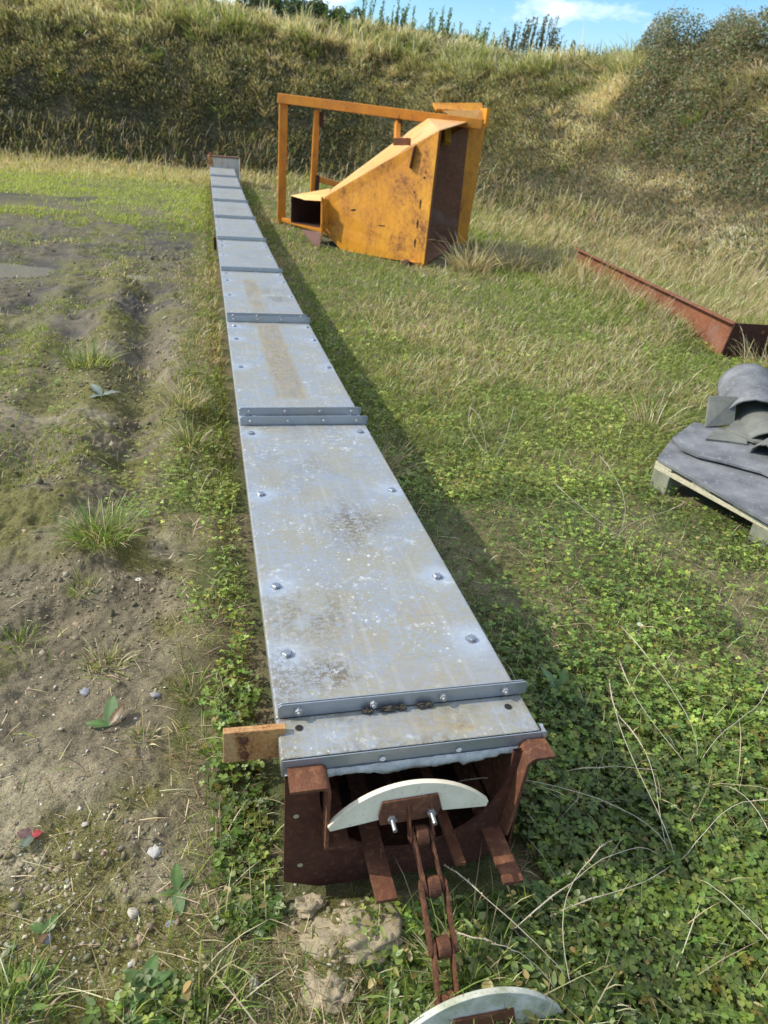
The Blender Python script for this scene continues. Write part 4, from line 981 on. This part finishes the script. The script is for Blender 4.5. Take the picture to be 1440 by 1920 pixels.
# direction: outward from slope and up, drooping downhill
e = .25; gx = (bank(x+e, y)[0]-bank(x-e, y)[0])/(2*e); gy = (bank(x, y+e)[0]-bank(x, y-e)[0])/(2*e)
N = np.stack([-gx, -gy, np.ones(n)], 1); N /= np.linalg.norm(N, axis=1)[:, None]
D = N*.55+np.array([0, 0, .75])+rng.normal(0, .38, (n, 3)); D[:, 2] = np.maximum(D[:, 2], -.1); D /= np.linalg.norm(D, axis=1)[:, None]
Ln = rng.gamma(5, .05, n)*(.55+.95*top*(1-.6*side)*(.5+ss(.35, .65, pn2)))*(1-.35*low)*(1-.25*side)
d = np.hypot(x, y)
dr = np.stack([-gx*Ln*.28, -gy*Ln*.28, -Ln*.45], 1)
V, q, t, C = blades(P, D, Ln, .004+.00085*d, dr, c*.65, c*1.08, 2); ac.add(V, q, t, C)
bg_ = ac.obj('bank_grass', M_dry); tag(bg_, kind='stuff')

# --- tussocks: long drooping clumps standing out of the bank and its foot
ac = Acc(); nc = 2600
cx = rng.uniform(-16, 14, nc); cy = rng.uniform(6, 27, nc); cs = sdist(cx, cy); k = (cs > -.9) & (cs < 5.4) & (cx > -.75*cy-2) & (cx < .9*cy+1); cx, cy, cs = cx[k], cy[k], cs[k]
ct = bank(cx, cy, cs)[1]; k = rng.uniform(0, 1, len(cx)) < (.30+.7*ss(.25, .6, ct))*(1-.8*ss(.30, .12, ct)*(cs > .2)); cx, cy, cs, ct = cx[k], cy[k], cs[k], ct[k]; nc = len(cx)
nbl = 70; ci = np.repeat(np.arange(nc), nbl); n = nc*nbl; a = rng.uniform(0, 2*PI, n); q_ = .16*np.sqrt(rng.uniform(0, 1, n))*rng.uniform(.6, 1.4, nc)[ci]
x = cx[ci]+q_*np.cos(a); y = cy[ci]+q_*np.sin(a); gx = ((bank(cx+.25, cy)[0]-bank(cx-.25, cy)[0])/.5)[ci]; gy = ((bank(cx, cy+.25)[0]-bank(cx, cy-.25)[0])/.5)[ci]
kind = rng.choice(4, nc, p=[.46, .22, .20, .12]); pal = np.array([(.40, .34, .23), (.13, .17, .05), (.26, .22, .14), (.17, .20, .07)])
c = GAIN*.92*pal[kind][ci]*(1+.18*rng.normal(size=(n, 1)))*rng.uniform(.7, 1.15, nc)[ci][:, None]
D = np.stack([np.cos(a)*.45-gx*.10, np.sin(a)*.45-gy*.10, np.full(n, 1.)], 1)+rng.normal(0, .14, (n, 3)); D /= np.linalg.norm(D, axis=1)[:, None]
Ln = (rng.uniform(.22, .62, nc)*(.6+.6*ss(.3, .8, ct)))[ci]*rng.uniform(.5, 1.1, n)
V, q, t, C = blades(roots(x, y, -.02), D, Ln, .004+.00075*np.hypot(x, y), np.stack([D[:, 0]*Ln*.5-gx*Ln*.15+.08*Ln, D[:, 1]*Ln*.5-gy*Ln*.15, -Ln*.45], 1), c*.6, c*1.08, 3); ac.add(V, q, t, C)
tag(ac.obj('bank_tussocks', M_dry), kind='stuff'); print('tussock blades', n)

# --- broad leaf cards used by weeds, brambles and shrubs
def leafcards(P, nrm, up, L_, W_, col, acc):
    n = len(P); s_ = np.cross(nrm, up); s_ /= np.maximum(np.linalg.norm(s_, axis=1), 1e-6)[:, None]; u_ = np.cross(s_, nrm); u_ /= np.maximum(np.linalg.norm(u_, axis=1), 1e-6)[:, None]
    L_ = L_[:, None]; W_ = W_[:, None]
    V = np.stack([P, P+u_*L_*.45-s_*W_*.5+nrm*L_*.06, P+u_*L_, P+u_*L_*.45+s_*W_*.5+nrm*L_*.06], 1).reshape(-1, 3)
    acc.add(V, (np.arange(n)*4)[:, None]+np.arange(4), None, np.repeat(col, 4, 0))
def rv(n): v = rng.normal(size=(n, 3)); return v/np.linalg.norm(v, axis=1)[:, None]

# low leafy growth over the bank so it does not read as pure grass
ac = Acc()
n0 = 120000; x = rng.uniform(-16, 15, n0); y = rng.uniform(5, 27, n0); s_ = sdist(x, y); k = (s_ > .1) & (s_ < 5.4) & (x > -.75*y-2) & (x < .95*y+1.5); x, y, s_ = x[k], y[k], s_[k]
h, tb = bank(x, y, s_); pn = fbm(x*.9+7, y*.9+h, 4, 121); k = rng.uniform(0, 1, len(x)) < (ss(.42, .62, pn)*.9+.12)*(1-.75*ss(5.5, 8, x)*ss(18.5, 15, y)); x, y, h, tb, pn = x[k], y[k], h[k], tb[k], pn[k]; n = len(x)
P = roots(x, y); P[:, 2] += rng.uniform(0, .22, n); d = np.hypot(x, y)
c = pick(n, [(.06, .078, .03), (.085, .105, .04), (.05, .055, .03), (.12, .105, .06)], .22)*(.7+.4*ss(.1, .7, tb))[:, None]  # leaves coloured darker towards the foot, same painted slope shade
leafcards(P, rv(n)*.7+np.array([-.35, -.3, .6]), rv(n), .03+.0022*d, .02+.0016*d, c, ac)
tag(ac.obj('bank_undergrowth', M_veg), kind='stuff')

# --- bramble thicket on the right shoulder
BR = empty('bramble_thicket', (9.5, 14.0, 2.0), 'large grey green bramble thicket covering the top of the bank on the right', 'bush')
ac = Acc(); n0 = 460000
x = rng.uniform(5.5, 17, n0); y = rng.uniform(7, 20, n0); s_ = sdist(x, y); rt = x/y
h, tb = bank(x, y, s_)
edge = ss(.515, .60, rt+.10*(fbm(x*.9, y*.9, 3, 131)-.5))*ss(.40, .62, tb+.22*(fbm(x*.8, y*.8, 3, 132)-.5)+.12*ss(.56, .66, rt))
k = (rng.uniform(0, 1, n0) < edge) & (s_ < 7.5); x, y, h, tb, edge = x[k], y[k], h[k], tb[k], edge[k]
n = len(x); lump = fbm(x*1.2, y*1.2, 4, 133, .6)
hgt = (.12+1.25*ss(.25, .8, lump))*edge*(.35+.65*ss(.55, .95, tb))*.72
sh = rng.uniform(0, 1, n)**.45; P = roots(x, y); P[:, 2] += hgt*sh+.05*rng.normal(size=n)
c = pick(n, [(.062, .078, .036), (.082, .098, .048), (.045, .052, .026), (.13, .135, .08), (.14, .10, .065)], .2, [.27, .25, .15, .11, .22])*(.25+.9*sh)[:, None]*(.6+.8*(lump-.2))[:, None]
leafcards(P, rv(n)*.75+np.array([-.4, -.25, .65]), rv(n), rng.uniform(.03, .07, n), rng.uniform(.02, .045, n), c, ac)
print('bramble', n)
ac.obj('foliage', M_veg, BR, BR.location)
ac = Acc(); k = rng.choice(n, 1500); Pc = P[k]; D = rv(1500)*.6+np.array([-.2, -.1, .8]); D /= np.linalg.norm(D, axis=1)[:, None]; Ls = rng.uniform(.2, .75, 1500)
V, q, t, C = blades(Pc, D, Ls, np.full(1500, .013), np.stack([-.3*Ls, -.2*Ls, -.5*Ls], 1), pick(1500, BROWN), pick(1500, BROWN), 5); ac.add(V, q, t, C); tag(ac.obj('twigs', M_dry, BR, BR.location), kind='stuff')

# --- skyline weeds and shrubs, each its own thing
def crest_z(x, y): return float(ground_h(np.array([x]), np.array([y]), False)[0])
def spire(name, x, y, hgt, label, cat, group, pal, nst=4, leaf=.07, spread=.14):
    z = crest_z(x, y); root = empty(name, (x, y, z), label, cat, group); ac = Acc(); st_ = Acc()
    for j in range(nst):
        bx, by = rng.normal(0, spread*.5, 2); ln = hgt*rng.uniform(.65, 1.05); D = np.array([rng.normal(.05, .10), rng.normal(0, .08), 1.]); D /= np.linalg.norm(D)
        V, q, t, C = blades(np.array([[bx, by, -.05]]), D[None], np.array([ln+.05]), np.array([.028]), np.array([[.06*ln, 0, -.02]]), np.array([[.10, .085, .05]]), np.array([[.12, .10, .06]]), 4, np.array([[1., 0, 0]])); st_ = Acc(); st_.add(V, q, t, C); st_.obj('stem', M_dry, root)
        m = int(60*ln/.9); tt = rng.uniform(.12, 1, m); Pn = np.array([bx, by, 0])+D*(ln*tt)[:, None]+np.stack([.06*ln*tt*tt, 0*tt, 0*tt], 1)+rng.normal(0, .02, (m, 3))
        leafcards(Pn, rv(m), rv(m)*.5+np.array([0, 0, .9]), leaf*rng.uniform(.6, 1.3, m)*(1.25-.6*tt), leaf*.5*rng.uniform(.6, 1.2, m), pick(m, pal, .2), ac)
    ac.obj('foliage', M_veg, root); return root
def px_xy(px, Y):   # x on the crest seen near a given image column, at depth Y
    t = (px-720)/F; d = fw+rr*t-uu*(-.66); return d[0]/d[1]*Y
PW = [(.055, .065, .03), (.08, .08, .045), (.10, .085, .055), (.045, .05, .028)]
PG = [(.07, .11, .03), (.09, .13, .035), (.05, .08, .025)]
spots = [(948, 22.6, .75), (962, 22.6, .95), (980, 22.4, 1.15), (997, 22.2, 1.1), (1014, 22.2, 1.25), (1032, 22.0, 1.2), (1048, 22.0, .95), (1066, 21.8, .85), (1084, 21.6, .7), (1102, 21.4, .6), (1120, 21., .55), (1144, 20.2, .5)]
LB = ['leftmost of the tall dark weeds standing against the sky right of the orange hopper', 'slim dark weed second from left in the skyline clump', 'tall dark weed third from left in the skyline clump', 'dark feathery weed fourth from left in the skyline clump', 'tallest dark feathery weed in the middle of the skyline clump', 'tall dark weed just right of the tallest one on the skyline', 'medium dark weed on the falling side of the skyline clump', 'dark weed with bushy base eighth from left on the skyline', 'shorter dark weed ninth from left along the skyline', 'short brownish weed tenth from left along the skyline', 'low brownish weed second from the right end of the skyline clump', 'lowest brownish weed beside the bramble thicket on the skyline']
for (px, Y_, hg), lb in zip(spots, LB): spire('tall_weed', px_xy(px, Y_), Y_, hg, lb, 'weed', 'tall weeds on the skyline of the bank', PW, 5, .085, .22)
spots = [(632, 24.3, .62), (655, 24.6, .35), (690, 24.2, .80), (705, 24.5, .42), (742, 24.0, .9), (757, 24.1, .6), (800, 23.8, .35), (822, 23.7, .75), (838, 23.9, .5), (880, 23.4, .42), (900, 23.2, .7), (926, 23., .5)]
LB = ['green nettle at the left end of the row on the crest', 'green nettle second from left on the crest above the hopper', 'tall green nettle third from left on the crest', 'short green nettle fourth from left on the crest', 'tallest green nettle, fifth from left, above the hopper beam', 'green nettle sixth from left on the crest', 'green nettle seventh from left on the crest', 'green nettle eighth from left, above the hopper post', 'green nettle ninth from left on the crest', 'green nettle tenth from left, above the hopper rim', 'green nettle eleventh from left on the crest', 'rightmost green nettle next to the tall dark weeds']
for (px, Y_, hg), lb in zip(spots, LB): spire('nettle', px_xy(px, Y_), Y_, hg*1.1, lb, 'weed', 'green nettles along the crest of the bank', PG, 8, .085, .5)
def shrub(name, x, y, rx, ry, rz, label, pal, n=5000, leaf=.08, cat='bush', z=None):
    z = crest_z(x, y) if z is None else z; root = empty(name, (x, y, z), label, cat); ac = Acc()
    nb_ = 40; cs = np.stack([rng.normal(0, rx*.5, nb_), rng.normal(0, ry*.45, nb_), rng.uniform(.15, .85, nb_)*rz], 1); rad = rng.uniform(.3, .55, nb_)*rz
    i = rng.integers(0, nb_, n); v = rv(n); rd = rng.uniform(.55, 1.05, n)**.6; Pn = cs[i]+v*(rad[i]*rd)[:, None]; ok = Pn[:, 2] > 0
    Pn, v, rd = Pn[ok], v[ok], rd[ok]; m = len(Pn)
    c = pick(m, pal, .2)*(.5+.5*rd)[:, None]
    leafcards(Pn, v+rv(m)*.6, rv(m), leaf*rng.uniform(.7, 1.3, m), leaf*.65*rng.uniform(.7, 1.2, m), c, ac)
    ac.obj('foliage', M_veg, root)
    for j in range(6): mb = MB(); mb.tube([(0, 0, -.05), tuple(cs[j]*.5+np.array([0, 0, .05])), tuple(cs[j])], [.03, .02, .01], 5); link('stem', mb.mesh('stem', mat_bark), root)
    return root
MB_ = 0
mat_bark = mat_simple('bark', (.08, .06, .045), (.13, .10, .08), 30, .9)
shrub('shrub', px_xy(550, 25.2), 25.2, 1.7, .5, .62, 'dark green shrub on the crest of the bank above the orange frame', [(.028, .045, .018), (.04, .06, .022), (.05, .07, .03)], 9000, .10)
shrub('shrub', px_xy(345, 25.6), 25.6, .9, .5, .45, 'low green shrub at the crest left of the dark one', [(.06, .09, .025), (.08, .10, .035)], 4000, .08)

# --- dock and plantain plants, individually
def broad(mbv, base, az, L_, W_, lift, droop, fold=.25, col=(.09, .17, .04)):
    """one leaf as an (8x5) surface"""
    V = []; nu, nv = 9, 5; ca, sa = math.cos(az), math.sin(az)
    for i in range(nu):
        t = i/(nu-1); w_ = W_*.5*(math.sin(PI*min(1, (t*.94+.06))**.82))**.8*(1 if t > .16 else .35+t*3)
        r_ = L_*t; z_ = L_*(lift*t-droop*t*t)
        for j in range(nv):
            s_ = (j/(nv-1)*2-1); wob = .06*W_*math.sin(t*17+j)*abs(s_)
            V.append((base[0]+ca*r_-sa*s_*w_, base[1]+sa*r_+ca*s_*w_, base[2]+z_+abs(s_)*w_*fold+wob))
    Q = np.array([(i*nv+j, (i+1)*nv+j, (i+1)*nv+j+1, i*nv+j+1) for i in range(nu-1) for j in range(nv-1)])
    c = np.array(col)[None]*(1+.35*(np.array([j % nv == 2 for j in range(nu*nv)]))[:, None])*np.ones((nu*nv, 1))
    mbv.add(np.array(V), Q, None, c)
def plant(name, x, y, leaves, label, cat='weed', group=None, mat=None):
    z = float(ground_h(np.array([x]), np.array([y]))[0]); root = empty(name, (x, y, z), label, cat, group)
    for lf in leaves:
        a = Acc(); broad(a, (0, 0, .004), *lf); a.obj('leaf', mat or M_clover, root, smooth=True)
    return root
g1 = (.12, .22, .06); g2 = (.17, .27, .12); g3 = (.09, .17, .04); rd_ = (.20, .13, .06)
plant('dock_plant', -.282, 1.405, [(2.9, .060, .026, .35, .35, .2, g1), (1.5, .075, .034, .75, .30, .15, g2), (.9, .055, .022, .8, .3, .2, rd_)], 'small dock with three pale leaves on bare soil left of the side bracket')
plant('dock_plant', -.105, .930, [(1.65, .050, .024, .75, .4, .2, g1), (-1.45, .055, .025, .30, .30, .2, g2), (.5, .035, .014, .4, .3, .2, g3), (3.2, .03, .012, .3, .3, .2, g3)], 'dock seedling with an upright and a drooping leaf on bare soil near the trough')
plant('dock_plant', .905, 1.330, [(3.3, .085, .034, .5, .3, .2, g1), (2.0, .10, .030, .9, .35, .2, g2), (1.2, .095, .032, .8, .35, .2, g1), (-.3, .07, .028, .6, .3, .2, g3), (.4, .08, .03, .7, .3, .2, g1)], 'leafy dock rising from clover right of the front cover')
plant('dock_plant', -.150, .735, [(1.2, .05, .026, .5, .3, .2, g1), (2.5, .05, .026, .4, .3, .2, g3), (.2, .045, .022, .5, .3, .2, g1), (4.2, .04, .02, .4, .3, .2, g1)], 'green plantain at the lower left among grass blades')
plant('dock_plant', -.335, .885, [(1.0, .035, .020, .5, .3, .2, g1), (2.6, .035, .020, .4, .3, .2, g1), (4.4, .03, .015, .5, .3, .2, rd_)], 'tiny two leaved seedling beside pebbles at the lower left')
plant('dock_plant', -.60, 4.0, [(.3, .10, .05, .4, .3, .2, (.3, .36, .3)), (2.2, .11, .05, .7, .4, .2, (.32, .38, .33)), (4., .08, .04, .4, .3, .2, (.3, .36, .3))], 'silvery leaved weed on the muddy ground far to the left')
plant('dock_plant', .60, .735, [(.4, .075, .03, .7, .35, .2, g3), (1.8, .08, .03, .8, .35, .2, g3), (3.5, .06, .026, .5, .3, .2, g3)], 'dark green dock in the shade just right of the hanging chain')
plant('dock_plant', 1.02, 1.07, [(.9, .07, .03, .6, .35, .2, g3), (2.4, .07, .03, .6, .35, .2, g3), (4.1, .06, .026, .5, .3, .2, (.16, .05, .03))], 'dock with one reddish leaf in the clover right of the conveyor')
plant('dock_plant', -.40, 1.10, [(.2, .022, .02, .2, .2, .1, (.45, .07, .07)), (2.8, .03, .026, .3, .2, .1, (.20, .12, .11)), (4.4, .035, .024, .3, .2, .1, (.18, .22, .16))], 'seedling with one bright red leaf at the left edge')
# daisies
for x_, y_, lb in ((1.268, 1.573, 'white daisy flower in the sunny clover right of the conveyor'), (-.262, 2.02, 'white daisy flower on bare ground below the big grass tuft')):
    z_ = float(ground_h(np.array([x_]), np.array([y_]))[0]); root = empty('daisy', (x_, y_, z_), lb, 'flower')
    mb = MB(); mb.tube([(0, 0, 0), (.004, .002, .055)], .0012, 5); link('stem', mb.mesh('stem', mat_bark), root)
    a = Acc()
    V, q, t, C = blades(np.tile([.004, .002, .056], (16, 1)), np.stack([np.cos(np.arange(16)*PI/8), np.sin(np.arange(16)*PI/8), np.full(16, .15)], 1), np.full(16, .012), np.full(16, .004), np.zeros((16, 3)), np.full((16, 3), .75), np.full((16, 3), .8), 2, np.stack([-np.sin(np.arange(16)*PI/8), np.cos(np.arange(16)*PI/8), 0*np.arange(16)], 1)); a.add(V, q, t, C); a.obj('petals', M_dry, root)
    mb = MB(); mb.tube([(.004, .002, .055), (.004, .002, .059)], [.004, .0025], 8); link('flower_centre', mb.mesh('flower_centre', mat_simple('yellow', (.5, .35, .03), (.6, .4, .04), 80, .8)), root)

# --- grass tufts
def tuft(x, y, r, ln, n, label, dry=.25, lean=.55, pal=GREEN, wd=.0028, group='grass tufts on the muddy ground', bias=(0, 0)):
    z = float(ground_h(np.array([x]), np.array([y]), False)[0]); root = empty('grass_tuft', (x, y, z), label, 'grass tuft', group)
    a = rng.uniform(0, 2*PI, n); q_ = r*np.sqrt(rng.uniform(0, 1, n)); P = np.stack([q_*np.cos(a), q_*np.sin(a), np.full(n, -.006)], 1)
    D = np.stack([np.cos(a)*(q_/r)*lean+rng.normal(0, .18, n)+bias[0], np.sin(a)*(q_/r)*lean+rng.normal(0, .18, n)+bias[1], np.ones(n)], 1); D /= np.linalg.norm(D, axis=1)[:, None]
    L_ = ln*rng.uniform(.35, 1.1, n); c = pick(n, pal); dd = rng.uniform(0, 1, n) < dry; c[dd] = pick(dd.sum(), STRAW)*.9
    A_ = Acc(); A_.add(*blades(P, D, L_, np.full(n, wd)*rng.uniform(.7, 1.2, n), np.stack([D[:, 0]*L_*.6, D[:, 1]*L_*.6, -L_*.45*rng.uniform(.3, 1.3, n)], 1), c*.6, c, 5)); A_.obj('blades', M_veg, root); return root
tuft(-.40, 2.30, .10, .155, 460, 'largest green grass tuft on a low mound in the left mud', .28, .6, [(.12, .19, .04), (.09, .15, .03), (.16, .22, .05)])
tuft(-.43, 2.06, .05, .08, 110, 'small dark grass tuft just in front of the largest one', .15)
tuft(-.57, 1.80, .05, .07, 130, 'flattened dark green grass tuft at the left edge', .1)
tuft(-.325, 1.66, .05, .09, 130, 'reddish brown stemmed tuft on bare ground', .6)
tuft(-.085, 1.50, .04, .08, 70, 'thin green tuft close to the cover left edge', .2)
tuft(-.74, 4.55, .12, .2, 260, 'bushy grass tuft beside the far wheel rut', .2, wd=.005)
tuft(-.12, 3.25, .07, .16, 160, 'grass tuft on the ridge beside the cover', .4, wd=.004)
tuft(-.16, 3.75, .12, .14, 240, 'brown grass tuft on top of the rut ridge', .7, wd=.004)
tuft(-.20, 1.35, .03, .07, 60, 'wispy tuft between the dock and the side bracket', .5)
tuft(-.05, .70, .05, .10, 130, 'green grass tuft at the bottom edge left of the chain', .15)
tuft(-.36, .72, .06, .09, 160, 'green grass tuft in the lower left corner', .2)
tuft(.40, .66, .05, .16, 130, 'bright grass tuft growing beside the hanging chain', .15, group=None)
tuft(3.15, 8.75, .22, .62, 240, 'dry grass tuft standing in front of the hopper mouth', .85, .5, BROWN, .010, None)
tuft(3.75, 9.0, .30, .50, 260, 'tall dry grass tuft right of the hopper mouth', .8, .6, BROWN, .010, None)
tuft(.72, 2.85, .05, .26, 70, 'pale dry grass tuft sticking out right of the double flange', .9, .5, STRAW, .004, None, (.35, .1))
tuft(4.25, 4.72, .20, .42, 150, 'dry grass tuft in front of the rusty end plate', .9, .4, STRAW, .006, None)
tuft(2.45, 3.45, .10, .38, 60, 'dry grass tuft leaning beside the grey sheet pile', .95, .5, STRAW, .005, None, (.1, .2))
# long arching dry stalks in the foreground, each drawn as a thin tube
def stalks(x, y, arcs, label):
    z = float(ground_h(np.array([x]), np.array([y]), False)[0]); root = empty('dry_stalk_clump', (x, y, z), label, 'grass stalks', 'clumps of long dry grass stalks')
    for az, L_, up, dr, seed in arcs:
        mb = MB(); pts = []; N_ = 14
        for i in range(N_):
            t = i/(N_-1); pts.append((math.cos(az+.5*math.sin(seed*2.3)*t)*L_*t*(.4+.6*t)+.014*math.sin(t*5+seed), math.sin(az+.5*math.sin(seed*2.3)*t)*L_*t*(.4+.6*t)+.012*math.sin(t*6+seed*2)+rng.normal(0, .0025)*t, L_*(up*t-dr*t*t)))
        mb.tube(pts, [.0009]*4+[.00075]*(N_-7)+[.0015, .0014, .0005], 5); link('stalk', mb.mesh('stalk', M_stalk, True), root)
        m_ = 46; ii = rng.uniform(N_-4.2, N_-1.01, m_); i0 = ii.astype(int); fr = (ii-i0)[:, None]; PP = np.array(pts); Pn = PP[i0]*(1-fr)+PP[i0+1]*fr; tg = PP[i0+1]-PP[i0]; tg /= np.linalg.norm(tg, axis=1)[:, None]; sh_ = Acc()
        leafcards(Pn, rv(m_), tg+.45*rv(m_), rng.uniform(.005, .009, m_), np.full(m_, .0022), pick(m_, STRAW)*.6, sh_); link('seed_head', sh_.obj('seed_head', M_dry).data, root); bpy.data.objects.remove([o_ for o_ in COL.objects if o_.name.startswith('seed_head') and o_.parent is None][0])
    return root
M_stalk = mat_simple('dry_stalk', (.40, .35, .25), (.56, .50, .38), 60, .8, .0004)
stalks(.90, .80, [(2.35, .46, 1.0, .72, 1), (2.0, .42, 1.2, .8, 2), (1.2, .36, .8, .5, 3), (.6, .33, .8, .5, 5), (2.9, .40, .7, .5, 6), (3.6, .30, .8, .6, 7), (5.2, .30, .8, .6, 8)], 'clump of long arching dry grass stalks in the clover at the lower right')
stalks(.56, .60, [(1.9, .26, .9, .45, 1), (1.4, .28, .8, .4, 2), (2.4, .22, 1.0, .5, 3)], 'clump of thin seed headed stalks beside the lower paddle')
stalks(1.10, 1.02, [(1.2, .4, .8, .4, 1), (2.2, .35, .7, .4, 2), (.3, .45, .6, .4, 3), (3.0, .35, .5, .3, 4), (5.2, .3, .7, .5, 5)], 'clump of spreading straw stalks at the right edge')
stalks(1.55, 2.2, [(.9, .5, .7, .4, 1), (2.4, .4, .5, .3, 2), (.1, .4, .5, .3, 3)], 'clump of straw stalks in sunny clover below the pallet')
stalks(1.3, 3.0, [(.6, .5, .6, .3, 1), (2.0, .45, .6, .3, 2), (1.3, .4, .8, .4, 3)], 'clump of straw stalks in the grass between conveyor and pallet')
# --- stones
for i, (x_, y_, sz, lb) in enumerate(((-.153, 1.026, .0155, 'pale oval stone on bare soil left of the end plate'), (-.186, .897, .0125, 'flat cream stone below the oval one'), (-.118, .868, .009, 'small bluish stone beside the dock seedling'), (-.330, .875, .011, 'bluish grey stone near the left edge'), (-.170, .846, .008, 'small orange brown stone on the soil'), (-.178, .80, .008, 'small buff stone at the bottom of the mud'), (-.19, .735, .010, 'white stone at the bottom left mud'), (-.178, 1.50, .013, 'pale flat stone in a shaded hollow'), (-.36, 1.56, .016, 'long grey stone lying flat at the left'), (-.44, 1.93, .014, 'whitish stone in front of the dark grass tuft'), (.03, .73, .012, 'cream stone at the bottom edge near the chain'), (-.30, 1.12, .009, 'dark slate chip near the red leaf'))):
    o = link('stone', blob_mesh('stone', (sz, sz*.72, sz*.6), 200+i, mat_simple('stone_%d' % i, *[[(.34, .33, .30), (.46, .44, .40)], [(.38, .34, .27), (.46, .42, .35)], [(.23, .235, .24), (.31, .315, .32)], [(.19, .20, .215), (.27, .275, .29)], [(.32, .23, .15), (.38, .28, .2)]][i % 5], 60, .85, .0015), 2, .6, .75))
    o.location = (x_, y_, float(ground_h(np.array([x_]), np.array([y_]))[0])+sz*.2); o.rotation_euler = (0, 0, rng.uniform(0, 6)); tag(o, lb, 'stone', 'larger stones on the bare soil')
    if i % 2: o.data.polygons.foreach_set('use_smooth', [True]*len(o.data.polygons))
o = link('earth_clod', blob_mesh('earth_clod', (.085, .065, .050), 301, M_soil, 5, .8, .42, 2.6)); o.data.polygons.foreach_set('use_smooth', [True]*len(o.data.polygons)); o.location = (.215, .765, -.012); tag(o, 'crumbly pale earth clod in front of the trough end plate', 'clod')
o = link('earth_clod', blob_mesh('earth_clod', (.05, .05, .035), 309, M_soil, 5, .8, .42, 2.6)); o.data.polygons.foreach_set('use_smooth', [True]*len(o.data.polygons)); o.location = (.160, .70, -.022); tag(o, 'lumpy earth clod at the bottom edge left of the largest clod', 'clod')
o = link('earth_clod', blob_mesh('earth_clod', (.03, .025, .03), 305, M_soil, 4, .9, .55, 2.2)); o.location = (.145, .84, -.02); tag(o, 'small grey earth clod under the corner of the end plate', 'clod')
# --- loose gravel and crumbs
ac = Acc()
ico_v = np.array([(0, 0, 1), (.894, 0, .447), (.276, .851, .447), (-.724, .526, .447), (-.724, -.526, .447), (.276, -.851, .447), (.724, .526, -.447), (-.276, .851, -.447), (-.894, 0, -.447), (-.276, -.851, -.447), (.724, -.526, -.447), (0, 0, -1)])
ico_f = np.array([(0, 1, 2), (0, 2, 3), (0, 3, 4), (0, 4, 5), (0, 5, 1), (1, 6, 2), (2, 7, 3), (3, 8, 4), (4, 9, 5), (5, 10, 1), (6, 7, 2), (7, 8, 3), (8, 9, 4), (9, 10, 5), (10, 6, 1), (11, 7, 6), (11, 8, 7), (11, 9, 8), (11, 10, 9), (11, 6, 10)])
def crumbs(x, y, sz, col, fl=.6):
    n = len(x); v = ico_v[None]*(1+.38*rng.normal(size=(n, 12, 1)))*np.stack([np.ones(n), rng.uniform(.5, 1, n), rng.uniform(.35, .8, n)*fl/.6], 1)[:, None]
    a = rng.uniform(0, 2*PI, n)[:, None]; X_ = v[..., 0]*np.cos(a)-v[..., 1]*np.sin(a); Y_ = v[..., 0]*np.sin(a)+v[..., 1]*np.cos(a)
    V = np.stack([X_, Y_, v[..., 2]], -1)*sz[:, None, None]; z_ = ground_h(x, y)+sz*.15; V += np.stack([x, y, z_], 1)[:, None]
    ac.add(V.reshape(-1, 3), None, ((np.arange(n)*12)[:, None, None]+ico_f).reshape(-1, 3), np.repeat(col, 12, 0))
x, y = samp(30000, .45, 5.5, 1.5, -.8, .3, .1); gd = ss(.42, .58, fbm(x*4, y*4, 3, 42)); x, y = thin(x, y, mudmask(x, y)*ss(3.5, 2.0, y)*(.08+.30*gd+.5*ell(x, y, -.33, .90, .13, .16))*(f_clover(x, y) < .4)); n = len(x); print('gravel', n)
crumbs(x, y, np.minimum(rng.gamma(1.4, .0010, n)+.0009, .0065), pick(n, [(.17, .16, .125), (.13, .125, .11), (.24, .225, .18), (.12, .10, .075), (.17, .145, .10)], .18))
m_grav = bpy.data.materials.new('gravel'); m_grav.use_nodes = True; g_ = NG(m_grav.node_tree); g_.l(g_.attr('Col').outputs['Color'], m_grav.node_tree.nodes['Principled BSDF'].inputs['Base Color']); m_grav.node_tree.nodes['Principled BSDF'].inputs['Roughness'].default_value = .85
tag(ac.obj('gravel', m_grav), kind='stuff')
ac = Acc()
x, y = samp(70000, .45, 10, 1.0, -.8, .3, .1); x, y = thin(x, y, mudmask(x, y)*(.25+.75*ss(1.5, 3, y))*(.06+ss(.47, .62, fbm(x*3+5, y*3, 4, 141)))*(f_clover(x, y) < .5)); n = len(x)
crumbs(x, y, (rng.gamma(1.6, .0012, n)+.001)*(1+.25*y), pick(n, [(.105, .088, .055), (.078, .065, .042), (.13, .11, .07), (.06, .056, .028)], .12), .8)
tag(ac.obj('soil_crumbs', m_grav), kind='stuff')
# moss cushions on the bare soil: dense tiny blades
ac = Acc()
x, y = samp(150000, .45, 7, 1.5, -.8, .3, .1); x, y = thin(x, y, mudmask(x, y)*ss(.50, .60, fbm(x*3, y*3, 4, 43))*.85); n = len(x); print('moss', n)
c = pick(n, [(.13, .135, .03), (.17, .16, .04), (.09, .10, .03), (.16, .12, .05)], .18); Ln = rng.gamma(4, .0022, n)*(1+.15*y)
V, q, t, C = blades(roots(x, y, -.001), rdir(n, .5), Ln, .0016+.0006*y, np.zeros((n, 3)), c*.7, c, 1); ac.add(V, None, t, C)
tag(ac.obj('moss', M_veg), kind='stuff')
